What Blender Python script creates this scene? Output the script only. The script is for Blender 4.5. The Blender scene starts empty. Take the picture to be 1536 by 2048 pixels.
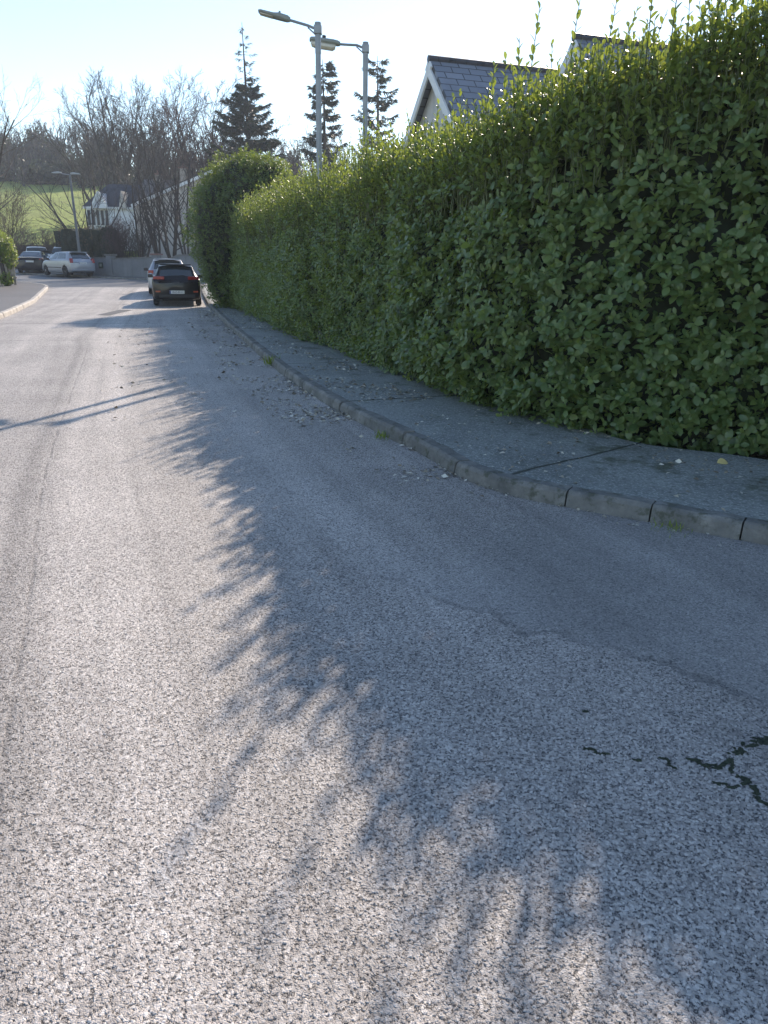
import bpy, bmesh, math, random
import numpy as np
from mathutils import Vector, Matrix

R = math.radians
rng = np.random.default_rng(7)
random.seed(7)
scene = bpy.context.scene
COL = scene.collection

# ------------------------------------------------------------------ helpers
def tag(o, label=None, cat=None, group=None, kind=None):
    if label: o['label'] = label
    if cat: o['category'] = cat
    if group: o['group'] = group
    if kind: o['kind'] = kind
    return o

def empty(name, loc=(0, 0, 0), rz=0.0):
    o = bpy.data.objects.new(name, None)
    o.empty_display_size = 0.2
    o.location = loc
    o.rotation_euler = (0, 0, rz)
    COL.objects.link(o)
    return o

def mesh_np(name, V, F3=None, F4=None, mat=None, parent=None, smooth=True, attrs=None, uv=None):
    """link ONE mesh object from numpy arrays"""
    V = np.asarray(V, dtype=np.float32)
    me = bpy.data.meshes.new(name)
    n3 = 0 if F3 is None else len(F3)
    n4 = 0 if F4 is None else len(F4)
    loops = []
    if n3: loops.append(np.asarray(F3, dtype=np.int32).ravel())
    if n4: loops.append(np.asarray(F4, dtype=np.int32).ravel())
    loops = np.concatenate(loops)
    me.vertices.add(len(V)); me.vertices.foreach_set('co', V.ravel())
    me.loops.add(len(loops)); me.loops.foreach_set('vertex_index', loops)
    me.polygons.add(n3 + n4)
    st = np.concatenate([np.arange(n3) * 3, n3 * 3 + np.arange(n4) * 4]).astype(np.int32)
    me.polygons.foreach_set('loop_start', st)
    me.polygons.foreach_set('use_smooth', np.full(n3 + n4, bool(smooth)))
    if uv is not None:
        u = me.uv_layers.new(name='UVMap')
        u.data.foreach_set('uv', np.asarray(uv, dtype=np.float32)[loops].ravel())
    if attrs:
        for k, a in attrs.items():
            at = me.attributes.new(k, 'FLOAT', 'POINT')
            at.data.foreach_set('value', np.asarray(a, dtype=np.float32))
    me.update(calc_edges=True)
    me.validate()
    if mat: me.materials.append(mat)
    o = bpy.data.objects.new(name, me)
    COL.objects.link(o)
    if parent: o.parent = parent
    return o

class MB:
    """collects simple shapes; build() links them as one mesh object"""
    def __init__(s): s.bm = bmesh.new()
    def box(s, c, size, rz=0.0, rx=0.0, ry=0.0, bev=0.0):
        r = bmesh.ops.create_cube(s.bm, size=1.0)
        vs = r['verts']
        M = Matrix.Translation(c) @ Matrix.Rotation(rz, 4, 'Z') @ Matrix.Rotation(ry, 4, 'Y') @ Matrix.Rotation(rx, 4, 'X') @ Matrix.Diagonal((*size, 1))
        bmesh.ops.transform(s.bm, matrix=M, verts=vs)
        if bev > 0:
            es = list({e for v in vs for e in v.link_edges})
            bmesh.ops.bevel(s.bm, geom=es, offset=bev, segments=2, affect='EDGES', profile=0.6)
        return s
    def poly(s, pts):
        vs = [s.bm.verts.new(p) for p in pts]
        s.bm.faces.new(vs); return s
    def prism(s, pts, ext):
        """polygon pts extruded by vector ext"""
        a = [s.bm.verts.new(p) for p in pts]
        b = [s.bm.verts.new(Vector(p) + Vector(ext)) for p in pts]
        s.bm.faces.new(list(reversed(a))); s.bm.faces.new(b)
        n = len(a)
        for i in range(n):
            j = (i + 1) % n
            s.bm.faces.new((a[i], a[j], b[j], b[i]))
        return s
    def tube(s, pts, radii, k=12, cap=True):
        pts = [Vector(p) for p in pts]
        if not hasattr(radii, '__len__'): radii = [radii] * len(pts)
        rings = []
        for i, p in enumerate(pts):
            d = (pts[min(i + 1, len(pts) - 1)] - pts[max(i - 1, 0)]).normalized()
            ref = Vector((0, 0, 1)) if abs(d.z) < 0.9 else Vector((1, 0, 0))
            u = d.cross(ref).normalized(); w = d.cross(u)
            rings.append([s.bm.verts.new(p + (u * math.cos(2 * math.pi * j / k) + w * math.sin(2 * math.pi * j / k)) * radii[i]) for j in range(k)])
        for a, b in zip(rings[:-1], rings[1:]):
            for j in range(k):
                s.bm.faces.new((a[j], a[(j + 1) % k], b[(j + 1) % k], b[j]))
        if cap:
            s.bm.faces.new(list(reversed(rings[0]))); s.bm.faces.new(rings[-1])
        return s
    def disc_y(s, c, r, depth, k=24, axis='X', bev=0.0):
        """cylinder with its axis along X (wheel)"""
        res = bmesh.ops.create_cone(s.bm, cap_ends=True, segments=k, radius1=r, radius2=r, depth=depth)
        M = Matrix.Translation(c) @ Matrix.Rotation(math.pi / 2, 4, 'Y')
        bmesh.ops.transform(s.bm, matrix=M, verts=res['verts'])
        if bev > 0:
            es = [e for e in {e for v in res['verts'] for e in v.link_edges} if any(len(f.verts) > 4 for f in e.link_faces)]
            bmesh.ops.bevel(s.bm, geom=es, offset=bev, segments=2, affect='EDGES')
        return s
    def build(s, name, mat, parent=None, smooth=False):
        me = bpy.data.meshes.new(name)
        bmesh.ops.recalc_face_normals(s.bm, faces=s.bm.faces)
        s.bm.to_mesh(me); s.bm.free()
        if smooth:
            me.polygons.foreach_set('use_smooth', [True] * len(me.polygons))
        if mat: me.materials.append(mat)
        o = bpy.data.objects.new(name, me); COL.objects.link(o)
        if parent: o.parent = parent
        return o

def copy_tree(o, parent=None):
    c = o.copy(); COL.objects.link(c)
    if parent: c.parent = parent
    for ch in list(o.children): copy_tree(ch, c)
    return c

# value noise in numpy
def _hash(ix, iy, iz, seed):
    h = (ix.astype(np.int64) * 374761393 + iy.astype(np.int64) * 668265263 + iz.astype(np.int64) * 2147483647 + seed * 144665) & 0x7fffffff
    h = (h ^ (h >> 13)) * 1274126177 & 0x7fffffff
    h = (h ^ (h >> 16)) & 0xffff
    return h / 65535.0
def vnoise(P, scale=1.0, seed=0):
    p = np.asarray(P, dtype=np.float64) / scale + 1000.0
    i = np.floor(p); f = p - i; f = f * f * (3 - 2 * f)
    ix, iy, iz = i[:, 0], i[:, 1], i[:, 2]
    out = 0
    for dx in (0, 1):
        for dy in (0, 1):
            for dz in (0, 1):
                w = (f[:, 0] if dx else 1 - f[:, 0]) * (f[:, 1] if dy else 1 - f[:, 1]) * (f[:, 2] if dz else 1 - f[:, 2])
                out = out + w * _hash(ix + dx, iy + dy, iz + dz, seed)
    return out * 2 - 1
def nrm(a):
    return a / np.maximum(np.linalg.norm(a, axis=-1, keepdims=True), 1e-9)

# ------------------------------------------------------------------ materials
def new_mat(name):
    m = bpy.data.materials.new(name); m.use_nodes = True
    nt = m.node_tree; nt.nodes.clear()
    out = nt.nodes.new('ShaderNodeOutputMaterial')
    return m, nt, out
def N(nt, t, **kw):
    n = nt.nodes.new(t)
    for k, v in kw.items():
        if k.startswith('i_'):
            key = k[2:]
            n.inputs[int(key) if key.isdigit() else key].default_value = v
        else: setattr(n, k, v)
    return n
def math_n(nt, op, a, b=None, c=None, clamp=False):
    n = nt.nodes.new('ShaderNodeMath'); n.operation = op; n.use_clamp = clamp
    for i, x in enumerate((a, b, c)):
        if x is None: continue
        if isinstance(x, (int, float)): n.inputs[i].default_value = x
        else: nt.links.new(x, n.inputs[i])
    return n.outputs[0]
def mixc(nt, fac, a, b, blend='MIX'):
    n = nt.nodes.new('ShaderNodeMix'); n.data_type = 'RGBA'; n.blend_type = blend
    for sock, x in ((n.inputs[0], fac), (n.inputs[6], a), (n.inputs[7], b)):
        if isinstance(x, (int, float)): sock.default_value = x
        elif isinstance(x, tuple): sock.default_value = (*x, 1) if len(x) == 3 else x
        else: nt.links.new(x, sock)
    return n.outputs[2]
def ramp(nt, fac, stops, interp='LINEAR'):
    n = nt.nodes.new('ShaderNodeValToRGB'); cr = n.color_ramp; cr.interpolation = interp
    while len(cr.elements) < len(stops): cr.elements.new(0.5)
    for e, (p, c) in zip(cr.elements, stops):
        e.position = p; e.color = (*c, 1) if len(c) == 3 else c
    nt.links.new(fac, n.inputs[0])
    return n.outputs[0]
def smooth01(nt, x, lo, hi):
    n = nt.nodes.new('ShaderNodeMapRange'); n.interpolation_type = 'SMOOTHSTEP'
    nt.links.new(x, n.inputs[0]); n.inputs[1].default_value = lo; n.inputs[2].default_value = hi
    return n.outputs[0]
def noise(nt, vec, scale, detail=4, rough=0.55):
    n = N(nt, 'ShaderNodeTexNoise'); n.inputs['Scale'].default_value = scale
    n.inputs['Detail'].default_value = detail; n.inputs['Roughness'].default_value = rough
    nt.links.new(vec, n.inputs['Vector'])
    return n.outputs[0]
def principled(nt, out, color, rough=0.6, metal=0.0, spec=0.5, coat=0.0, normal=None):
    p = nt.nodes.new('ShaderNodeBsdfPrincipled')
    for key, x in (('Base Color', color), ('Roughness', rough), ('Metallic', metal), ('Specular IOR Level', spec), ('Coat Weight', coat)):
        if isinstance(x, (int, float)): p.inputs[key].default_value = x
        elif isinstance(x, tuple): p.inputs[key].default_value = (*x, 1)
        else: nt.links.new(x, p.inputs[key])
    if normal is not None: nt.links.new(normal, p.inputs['Normal'])
    nt.links.new(p.outputs[0], out.inputs[0])
    return p
def bump(nt, h, strength=0.5, dist=0.01):
    b = nt.nodes.new('ShaderNodeBump'); b.inputs['Strength'].default_value = strength; b.inputs['Distance'].default_value = dist
    nt.links.new(h, b.inputs['Height']); return b.outputs[0]
def objco(nt):
    return nt.nodes.new('ShaderNodeTexCoord').outputs['Object']
def worldco(nt):
    return nt.nodes.new('ShaderNodeNewGeometry').outputs['Position']

def m_plain(name, col, rough=0.6, metal=0.0, coat=0.0, var=0.15, nscale=8.0, bumpd=0.0, spec=0.5):
    m, nt, out = new_mat(name)
    co = objco(nt)
    n = noise(nt, co, nscale, 5)
    a = tuple(max(0, c * (1 - var)) for c in col); b = tuple(min(1, c * (1 + var)) for c in col)
    c = ramp(nt, n, [(0.3, a), (0.7, b)])
    nr = bump(nt, noise(nt, co, nscale * 12, 3), 0.4, bumpd) if bumpd else None
    principled(nt, out, c, rough, metal, spec, coat, nr)
    return m

def m_leaf(name, dark, light, young, trans, rough=0.34, tw=0.38, spec=0.5):
    """leaf: glossy upper side plus light passing through; 'rnd' per leaf, 'yng' new growth"""
    m, nt, out = new_mat(name)
    a1 = N(nt, 'ShaderNodeAttribute', attribute_name='rnd').outputs['Fac']
    a2 = N(nt, 'ShaderNodeAttribute', attribute_name='yng').outputs['Fac']
    c = ramp(nt, a1, [(0.0, dark), (0.85, light), (1.0, tuple(0.5 * (x + y) for x, y in zip(light, young)))])
    c = mixc(nt, a2, c, young)
    p = nt.nodes.new('ShaderNodeBsdfPrincipled')
    nt.links.new(c, p.inputs['Base Color'])
    p.inputs['Roughness'].default_value = rough; p.inputs['Specular IOR Level'].default_value = spec
    t = nt.nodes.new('ShaderNodeBsdfTranslucent')
    tc = mixc(nt, a1, tuple(x * 0.8 for x in trans), trans)
    tc = mixc(nt, math_n(nt, 'MULTIPLY', a2, 0.5), tc, tuple(min(1, x * 1.3) for x in trans))
    nt.links.new(tc, t.inputs['Color'])
    mx = nt.nodes.new('ShaderNodeMixShader'); mx.inputs[0].default_value = tw
    nt.links.new(p.outputs[0], mx.inputs[1]); nt.links.new(t.outputs[0], mx.inputs[2])
    nt.links.new(mx.outputs[0], out.inputs[0])
    return m

M = {}
M['laurel'] = m_leaf('laurel_leaf', (0.070, 0.124, 0.048), (0.150, 0.212, 0.078), (0.19, 0.23, 0.055), (0.50, 0.60, 0.08), rough=0.40, tw=0.28, spec=0.62)
M['bushleaf'] = m_leaf('bush_leaf', (0.050, 0.090, 0.036), (0.105, 0.160, 0.058), (0.17, 0.21, 0.045), (0.38, 0.48, 0.06), rough=0.4, tw=0.3)
M['gardenleaf'] = m_leaf('garden_leaf', (0.04, 0.08, 0.015), (0.12, 0.18, 0.03), (0.2, 0.26, 0.04), (0.45, 0.55, 0.08), rough=0.35)
M['beechleaf'] = m_leaf('beech_leaf', (0.03, 0.022, 0.016), (0.11, 0.075, 0.045), (0.17, 0.11, 0.06), (0.3, 0.18, 0.08), rough=0.6, tw=0.25)
M['darkleaf'] = m_leaf('dark_shrub_leaf', (0.012, 0.018, 0.013), (0.04, 0.045, 0.03), (0.08, 0.08, 0.04), (0.1, 0.12, 0.04), rough=0.5, tw=0.2)
M['needle'] = m_leaf('needles', (0.022, 0.038, 0.028), (0.05, 0.075, 0.052), (0.06, 0.08, 0.05), (0.06, 0.09, 0.04), rough=0.5, tw=0.15)
M['ivy'] = m_leaf('ivy_leaf', (0.04, 0.045, 0.03), (0.085, 0.09, 0.055), (0.08, 0.1, 0.04), (0.1, 0.13, 0.04), rough=0.5, tw=0.2)
M['core'] = m_plain('hedge_inside', (0.022, 0.030, 0.018), 0.9, var=0.4, nscale=14)  # dark tone stands in for the shade deep inside the foliage
M['stem'] = m_plain('green_stem', (0.09, 0.11, 0.04), 0.6)
M['bark'] = m_plain('bark', (0.06, 0.05, 0.045), 0.9, var=0.3, nscale=3)
M['twig'] = m_plain('twig', (0.062, 0.055, 0.054), 0.8, var=0.25, nscale=1)
M['twigpurple'] = m_plain('purple_twig', (0.085, 0.058, 0.062), 0.8, var=0.25, nscale=1)
M['twigpale'] = m_plain('pale_twig', (0.12, 0.10, 0.08), 0.8, var=0.25, nscale=1)
M['galv'] = m_plain('galvanised_steel', (0.30, 0.32, 0.34), 0.55, metal=0.6, var=0.12, nscale=6)
M['lampgrey'] = m_plain('lamp_housing', (0.26, 0.28, 0.26), 0.5, var=0.1)
M['lampbowl'] = m_plain('lamp_bowl', (0.62, 0.58, 0.48), 0.25, var=0.06)
M['black'] = m_plain('black_trim', (0.018, 0.018, 0.02), 0.5, var=0.2)
M['rubber'] = m_plain('tyre_rubber', (0.022, 0.022, 0.023), 0.85, var=0.2)
M['alloy'] = m_plain('alloy', (0.45, 0.46, 0.48), 0.35, metal=0.8, var=0.08)
M['plate'] = m_plain('plate_white', (0.72, 0.72, 0.70), 0.4, var=0.03)
M['plateblue'] = m_plain('plate_blue', (0.02, 0.05, 0.25), 0.4, var=0.05)
M['redlens'] = m_plain('red_lens', (0.30, 0.018, 0.02), 0.15, coat=0.5, var=0.15, nscale=30)
M['orangelens'] = m_plain('orange_lens', (0.45, 0.07, 0.02), 0.2, coat=0.5, var=0.1)
M['clearlens'] = m_plain('clear_lens', (0.6, 0.6, 0.6), 0.1, coat=0.5, var=0.1)
M['chrome'] = m_plain('chrome', (0.75, 0.76, 0.78), 0.15, metal=1.0, var=0.03)
def m_paint(name, col, metal=0.0, rough=0.35):
    return m_plain(name, col, rough, metal, coat=0.25, var=0.05, nscale=2, spec=0.35)
M['pblack'] = m_paint('black_paint', (0.006, 0.0065, 0.008), 0.0, 0.28)
M['psilver'] = m_paint('silver_paint', (0.40, 0.41, 0.44), 0.6, 0.38)
M['pwhite'] = m_paint('white_paint', (0.72, 0.72, 0.74), 0.0, 0.3)
M['pdark'] = m_paint('dark_paint', (0.018, 0.021, 0.028), 0.0, 0.3)
def m_glass():
    m, nt, out = new_mat('car_glass')
    principled(nt, out, (0.03, 0.04, 0.045), 0.06, 0.0, 0.9, 0.6)
    return m
M['glass'] = m_glass()

# ------------------------------------------------------------------ light, sky, camera
SUN_AZ, SUN_EL = R(17.0), R(30.2)      # azimuth measured from +Y towards +X
world = bpy.data.worlds.new('World'); scene.world = world; world.use_nodes = True
wn = world.node_tree; wn.nodes.clear()
sky = wn.nodes.new('ShaderNodeTexSky'); sky.sky_type = 'NISHITA'; sky.sun_disc = False
sky.sun_elevation = SUN_EL; sky.sun_rotation = SUN_AZ
sky.altitude = 50; sky.air_density = 1.0; sky.dust_density = 0.1; sky.ozone_density = 1.0
bg = wn.nodes.new('ShaderNodeBackground'); bg.inputs[1].default_value = 0.125
wo = wn.nodes.new('ShaderNodeOutputWorld')
wn.links.new(sky.outputs[0], bg.inputs[0]); wn.links.new(bg.outputs[0], wo.inputs[0])

sl = bpy.data.lights.new('sun', 'SUN'); sl.energy = 4.1; sl.angle = R(0.53); sl.color = (1.0, 0.86, 0.72)
so = bpy.data.objects.new('sun', sl); COL.objects.link(so)
sd = Vector((math.sin(SUN_AZ) * math.cos(SUN_EL), math.cos(SUN_AZ) * math.cos(SUN_EL), math.sin(SUN_EL)))
so.rotation_euler = sd.to_track_quat('Z', 'Y').to_euler(); so.location = sd * 60

cam = bpy.data.cameras.new('camera'); cam.sensor_fit = 'VERTICAL'; cam.sensor_height = 36.0
cam.lens = 1500.0 / 2048 * 36; cam.clip_end = 3000; cam.clip_start = 0.05
co = bpy.data.objects.new('camera', cam); COL.objects.link(co)
p_, r_ = R(18.5), R(1.0)
fwd = Vector((0, math.cos(p_), -math.sin(p_))); rt = Vector((1, 0, 0)); up = rt.cross(fwd)
RR = rt * math.cos(r_) + up * math.sin(r_); UU = -rt * math.sin(r_) + up * math.cos(r_)
mw = Matrix((RR, UU, -fwd)).transposed().to_4x4(); mw.translation = Vector((0, 0, 1.55))
co.matrix_world = mw
scene.camera = co

scene.view_settings.view_transform = 'Standard'; scene.view_settings.look = 'None'
scene.view_settings.exposure = 0.90; scene.view_settings.gamma = 1.0
scene.cycles.use_denoising = True
scene.cycles.max_bounces = 8; scene.cycles.transmission_bounces = 4; scene.cycles.volume_bounces = 0
scene.cycles.transparent_max_bounces = 8
scene.cycles.feature_set = 'EXPERIMENTAL'
scene.cycles.dicing_rate = 1.0
scene.cycles.volume_step_rate = 4.0

# ------------------------------------------------------------------ terrain height
_zy = np.array([-80, 12, 25, 29, 33, 37, 48, 57]); _zz = np.array([0, 0, -0.11, -0.15, -0.05, 0.05, 0.25, 0.4])
def zt(x, y):
    x = np.asarray(x, float); y = np.asarray(y, float)
    z = np.interp(y, _zy, _zz)
    f = np.clip((-4 - x) / 16, 0, 1); f = f * f * (3 - 2 * f)
    h = np.where(y > 62, (y - 62) * 0.03, 0)
    hh = np.where(y > 64, np.minimum((y - 64) * 0.168, 15.0 + 0.02 * (y - 64)), 0)
    return z + h * (1 - f) + hh * f
def zts(x, y): return float(zt(x, y))

# ------------------------------------------------------------------ kerb line (near right -> far), road on its left
KERB = np.array([(14, -3.0), (10, -0.6), (7, 1.2), (4.4, 2.75), (2.27, 4.14), (1.71, 4.52), (1.2, 4.83), (0.85, 5.1), (0.56, 5.5), (0.28, 6.26), (-0.49, 7.97), (-1.54, 10.89),
                 (-3.35, 17.0), (-5.45, 24.4), (-7.0, 30.0), (-8.6, 36.0), (-9.6, 40.5), (-9.6, 42.6), (-8.6, 44.0), (-5.5, 44.6)])
def resample(P, step):
    P = np.asarray(P, float)
    # Catmull-Rom then resample
    Q = []
    n = len(P)
    for i in range(n - 1):
        p0 = P[max(i - 1, 0)]; p1 = P[i]; p2 = P[i + 1]; p3 = P[min(i + 2, n - 1)]
        for t in np.linspace(0, 1, 24, endpoint=False):
            Q.append(0.5 * ((2 * p1) + (-p0 + p2) * t + (2 * p0 - 5 * p1 + 4 * p2 - p3) * t * t + (-p0 + 3 * p1 - 3 * p2 + p3) * t ** 3))
    Q.append(P[-1]); Q = np.array(Q)
    d = np.r_[0, np.cumsum(np.linalg.norm(np.diff(Q, axis=0), axis=1))]
    s = np.arange(0, d[-1], step)
    return s, np.c_[np.interp(s, d, Q[:, 0]), np.interp(s, d, Q[:, 1])]
def tangents(P):
    t = np.gradient(P, axis=0); return nrm(t)
KS, KP = resample(KERB, 0.05)
KT = tangents(KP)
KN = np.c_[-KT[:, 1], KT[:, 0]]      # left of travel = road side
def smooth_rows(A, w):
    k = np.ones(w) / w
    pad = np.r_[np.repeat(A[:1], w // 2, 0), A, np.repeat(A[-1:], w - 1 - w // 2, 0)]
    return np.c_[np.convolve(pad[:, 0], k, 'valid'), np.convolve(pad[:, 1], k, 'valid')]
KNS = nrm(smooth_rows(KN, 61))
def kerb_coord(x, y):
    d = np.hypot(KP[:, 0] - x, KP[:, 1] - y); i = int(np.argmin(d)); return KS[i], d[i]
S_J1 = kerb_coord(-4.55, 20.2)[0]; S_J2 = kerb_coord(-3.5, 15.8)[0]
S_JP = kerb_coord(0.8, 5.1)[0]; S_ST = kerb_coord(0.9, 5.05)[0]

# ------------------------------------------------------------------ road
def m_road():
    m, nt, out = new_mat('chip_asphalt')
    co = worldco(nt)
    uv = nt.nodes.new('ShaderNodeUVMap').outputs[0]
    sep = nt.nodes.new('ShaderNodeSeparateXYZ'); nt.links.new(uv, sep.inputs[0])
    u, s = sep.outputs[0], sep.outputs[1]
    sdist = N(nt, 'ShaderNodeAttribute', attribute_name='seam').outputs['Fac']
    # warp for organic stones
    nz = N(nt, 'ShaderNodeTexNoise'); nz.inputs['Scale'].default_value = 45; nz.inputs['Detail'].default_value = 2; nt.links.new(co, nz.inputs['Vector'])
    vm = N(nt, 'ShaderNodeVectorMath', operation='MULTIPLY_ADD'); nt.links.new(nz.outputs['Color'], vm.inputs[0]); vm.inputs[1].default_value = (0.014, 0.014, 0.0); nt.links.new(co, vm.inputs[2])
    flat = N(nt, 'ShaderNodeVectorMath', operation='MULTIPLY'); nt.links.new(vm.outputs[0], flat.inputs[0]); flat.inputs[1].default_value = (1, 1, 0.0)
    w = flat.outputs[0]
    v1 = N(nt, 'ShaderNodeTexVoronoi', voronoi_dimensions='2D'); v1.inputs['Scale'].default_value = 128; nt.links.new(w, v1.inputs['Vector'])
    v2 = N(nt, 'ShaderNodeTexVoronoi', voronoi_dimensions='2D'); v2.inputs['Scale'].default_value = 260; nt.links.new(w, v2.inputs['Vector'])
    sc = N(nt, 'ShaderNodeSeparateColor'); nt.links.new(v1.outputs['Color'], sc.inputs[0])
    rnd = sc.outputs[0]; rnd2 = sc.outputs[1]
    dome = math_n(nt, 'SUBTRACT', 1.0, smooth01(nt, v1.outputs['Distance'], 0.28, 0.58))
    small = math_n(nt, 'SUBTRACT', 1.0, smooth01(nt, v2.outputs['Distance'], 0.1, 0.8))
    # most joints are filled; only some open into dark pits
    pitm = smooth01(nt, noise(nt, co, 70, 3, 0.6), 0.44, 0.60)
    dome = math_n(nt, 'SUBTRACT', 1.0, math_n(nt, 'MULTIPLY', math_n(nt, 'SUBTRACT', 1.0, dome), math_n(nt, 'ADD', 0.12, math_n(nt, 'MULTIPLY', pitm, 0.88))))
    big = math_n(nt, 'MULTIPLY', dome, smooth01(nt, rnd, 0.06, 0.22))
    h = math_n(nt, 'ADD', math_n(nt, 'MULTIPLY', big, math_n(nt, 'ADD', 0.5, math_n(nt, 'MULTIPLY', rnd, 0.35))), math_n(nt, 'MULTIPLY', small, 0.16))
    mid = noise(nt, co, 14, 3)
    h = math_n(nt, 'ADD', h, math_n(nt, 'MULTIPLY', mid, 0.5))
    # smoother relaid strip near the kerb; lens flare is partly put into its tone
    wob = math_n(nt, 'MULTIPLY', math_n(nt, 'SUBTRACT', noise(nt, co, 2.2, 5, 0.65), 0.5), 0.5)
    uw = math_n(nt, 'ADD', u, wob)
    strip = math_n(nt, 'SUBTRACT', 1.0, smooth01(nt, uw, 1.72, 1.88))
    strip = math_n(nt, 'MULTIPLY', strip, math_n(nt, 'SUBTRACT', 1.0, smooth01(nt, s, S_ST - 0.9, S_ST)))
    hfac = math_n(nt, 'SUBTRACT', 1.0, math_n(nt, 'MULTIPLY', strip, 0.62))
    worn = smooth01(nt, noise(nt, co, 0.8, 4), 0.35, 0.7)
    # colour
    stone = ramp(nt, rnd2, [(0.0, (0.26, 0.238, 0.222)), (0.5, (0.395, 0.362, 0.335)), (0.85, (0.49, 0.452, 0.42)), (1.0, (0.60, 0.555, 0.515))])
    gapc = (0.06, 0.057, 0.056)
    cov = math_n(nt, 'ADD', math_n(nt, 'MULTIPLY', big, 0.85), math_n(nt, 'MULTIPLY', small, 0.45), clamp=True)
    c = mixc(nt, smooth01(nt, cov, 0.12, 0.62), gapc, stone)
    c = mixc(nt, math_n(nt, 'MULTIPLY', strip, 0.45), c, (0.20, 0.20, 0.20))
    # broad wear and tyre tracks that follow the road
    cmb = N(nt, 'ShaderNodeCombineXYZ'); nt.links.new(sdist, cmb.inputs[0]); nt.links.new(N(nt, 'ShaderNodeSeparateXYZ').outputs[1], cmb.inputs[1])
    nt.links.new(co, cmb.inputs[1].links[0].from_node.inputs[0])
    mp = N(nt, 'ShaderNodeMapping'); nt.links.new(cmb.outputs[0], mp.inputs[0]); mp.inputs['Scale'].default_value = (2.4, 0.10, 1)
    streak = noise(nt, mp.outputs[0], 1.6, 5, 0.6)
    tone = math_n(nt, 'ADD', math_n(nt, 'MULTIPLY', streak, 0.80), math_n(nt, 'MULTIPLY', worn, 0.20))
    tone = math_n(nt, 'ADD', tone, 0.46)
    for pos, wd, am in ((1.75, 0.45, 0.13), (-1.15, 0.5, 0.12), (-0.12, 0.10, -0.18), (0.62, 0.09, -0.14), (0.30, 0.05, -0.10)):
        g = math_n(nt, 'SUBTRACT', 1.0, smooth01(nt, math_n(nt, 'ABSOLUTE', math_n(nt, 'SUBTRACT', sdist, pos)), 0.0, wd))
        tone = math_n(nt, 'ADD', tone, math_n(nt, 'MULTIPLY', g, am))
    # pale band right of the centre seam
    us_ = math_n(nt, 'ADD', sdist, math_n(nt, 'MULTIPLY', wob, 0.4))
    band = math_n(nt, 'MULTIPLY', smooth01(nt, us_, 0.02, 0.16), math_n(nt, 'SUBTRACT', 1.0, smooth01(nt, us_, 0.55, 0.85)))
    tone = math_n(nt, 'ADD', tone, math_n(nt, 'MULTIPLY', band, 0.26))
    cc = N(nt, 'ShaderNodeVectorMath', operation='SCALE'); nt.links.new(c, cc.inputs[0]); nt.links.new(tone, cc.inputs['Scale'])
    c = cc.outputs[0]
    # seams: centre line, strip edge, transverse joints
    def line(x, pos, wd):
        return math_n(nt, 'SUBTRACT', 1.0, smooth01(nt, math_n(nt, 'ABSOLUTE', math_n(nt, 'SUBTRACT', x, pos)), wd * 0.35, wd))
    wob2 = math_n(nt, 'MULTIPLY', math_n(nt, 'SUBTRACT', noise(nt, co, 1.3, 6, 0.7), 0.5), 0.07)
    us = math_n(nt, 'ADD', sdist, wob2); ss = math_n(nt, 'ADD', s, wob2)
    brk = smooth01(nt, noise(nt, co, 3.0, 4), 0.36, 0.55)
    seam = math_n(nt, 'MULTIPLY', line(us, 0.0, 0.016), math_n(nt, 'MULTIPLY', brk, 0.38))
    seam = math_n(nt, 'MAXIMUM', seam, math_n(nt, 'MULTIPLY', line(uw, 1.80, 0.03), math_n(nt, 'MULTIPLY', math_n(nt, 'MULTIPLY', brk, 0.45), math_n(nt, 'SUBTRACT', 1.0, smooth01(nt, s, S_ST - 0.9, S_ST)))))
    seam = math_n(nt, 'MAXIMUM', seam, math_n(nt, 'MULTIPLY', line(ss, S_J1, 0.05), 0.9))
    seam = math_n(nt, 'MAXIMUM', seam, math_n(nt, 'MULTIPLY', line(ss, S_J2, 0.035), brk))
    pale = math_n(nt, 'MULTIPLY', line(ss, S_J1 + 0.13, 0.08), 0.35)
    c = mixc(nt, pale, c, (0.34, 0.33, 0.32))
    c = mixc(nt, math_n(nt, 'MULTIPLY', seam, 0.8), c, (0.035, 0.035, 0.036))
    p = principled(nt, out, c, 0.62, 0.0, 0.45)
    rr = math_n(nt, 'ADD', math_n(nt, 'MULTIPLY', rnd, -0.16), 0.66)
    nt.links.new(rr, p.inputs['Roughness'])
    hh = math_n(nt, 'MULTIPLY', h, hfac)
    hh = math_n(nt, 'SUBTRACT', hh, math_n(nt, 'MULTIPLY', seam, 0.7))
    d = nt.nodes.new('ShaderNodeDisplacement'); d.inputs['Midlevel'].default_value = 0.7; d.inputs['Scale'].default_value = 0.0046
    nt.links.new(hh, d.inputs['Height']); nt.links.new(d.outputs[0], out.inputs['Displacement'])
    m.displacement_method = 'BOTH'
    return m
M['road'] = m_road()

def strip_mesh(name, mat, s_idx, us, zoff, uvs=True, smooth=True):
    s_idx = np.asarray(s_idx); us = np.asarray(us, float)
    P = KP[s_idx][:, None, :] + KNS[s_idx][:, None, :] * us[None, :, None]
    x = P[..., 0].ravel(); y = P[..., 1].ravel()
    z = zt(x, y) + zoff
    V = np.c_[x, y, z]
    n, k = len(s_idx), len(us)
    i, j = np.meshgrid(np.arange(n - 1), np.arange(k - 1), indexing='ij')
    a = (i * k + j).ravel()
    F = np.c_[a, a + 1, a + k + 1, a + k]
    # keep faces facing up
    e1 = V[F[:, 1]] - V[F[:, 0]]; e2 = V[F[:, 3]] - V[F[:, 0]]
    flip = np.cross(e1, e2)[:, 2] < 0
    F[flip] = F[flip][:, ::-1]
    U = np.c_[np.tile(us, n), np.repeat(KS[s_idx], k)]
    return mesh_np(name, V, None, F, mat, None, smooth, None, U)

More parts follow.
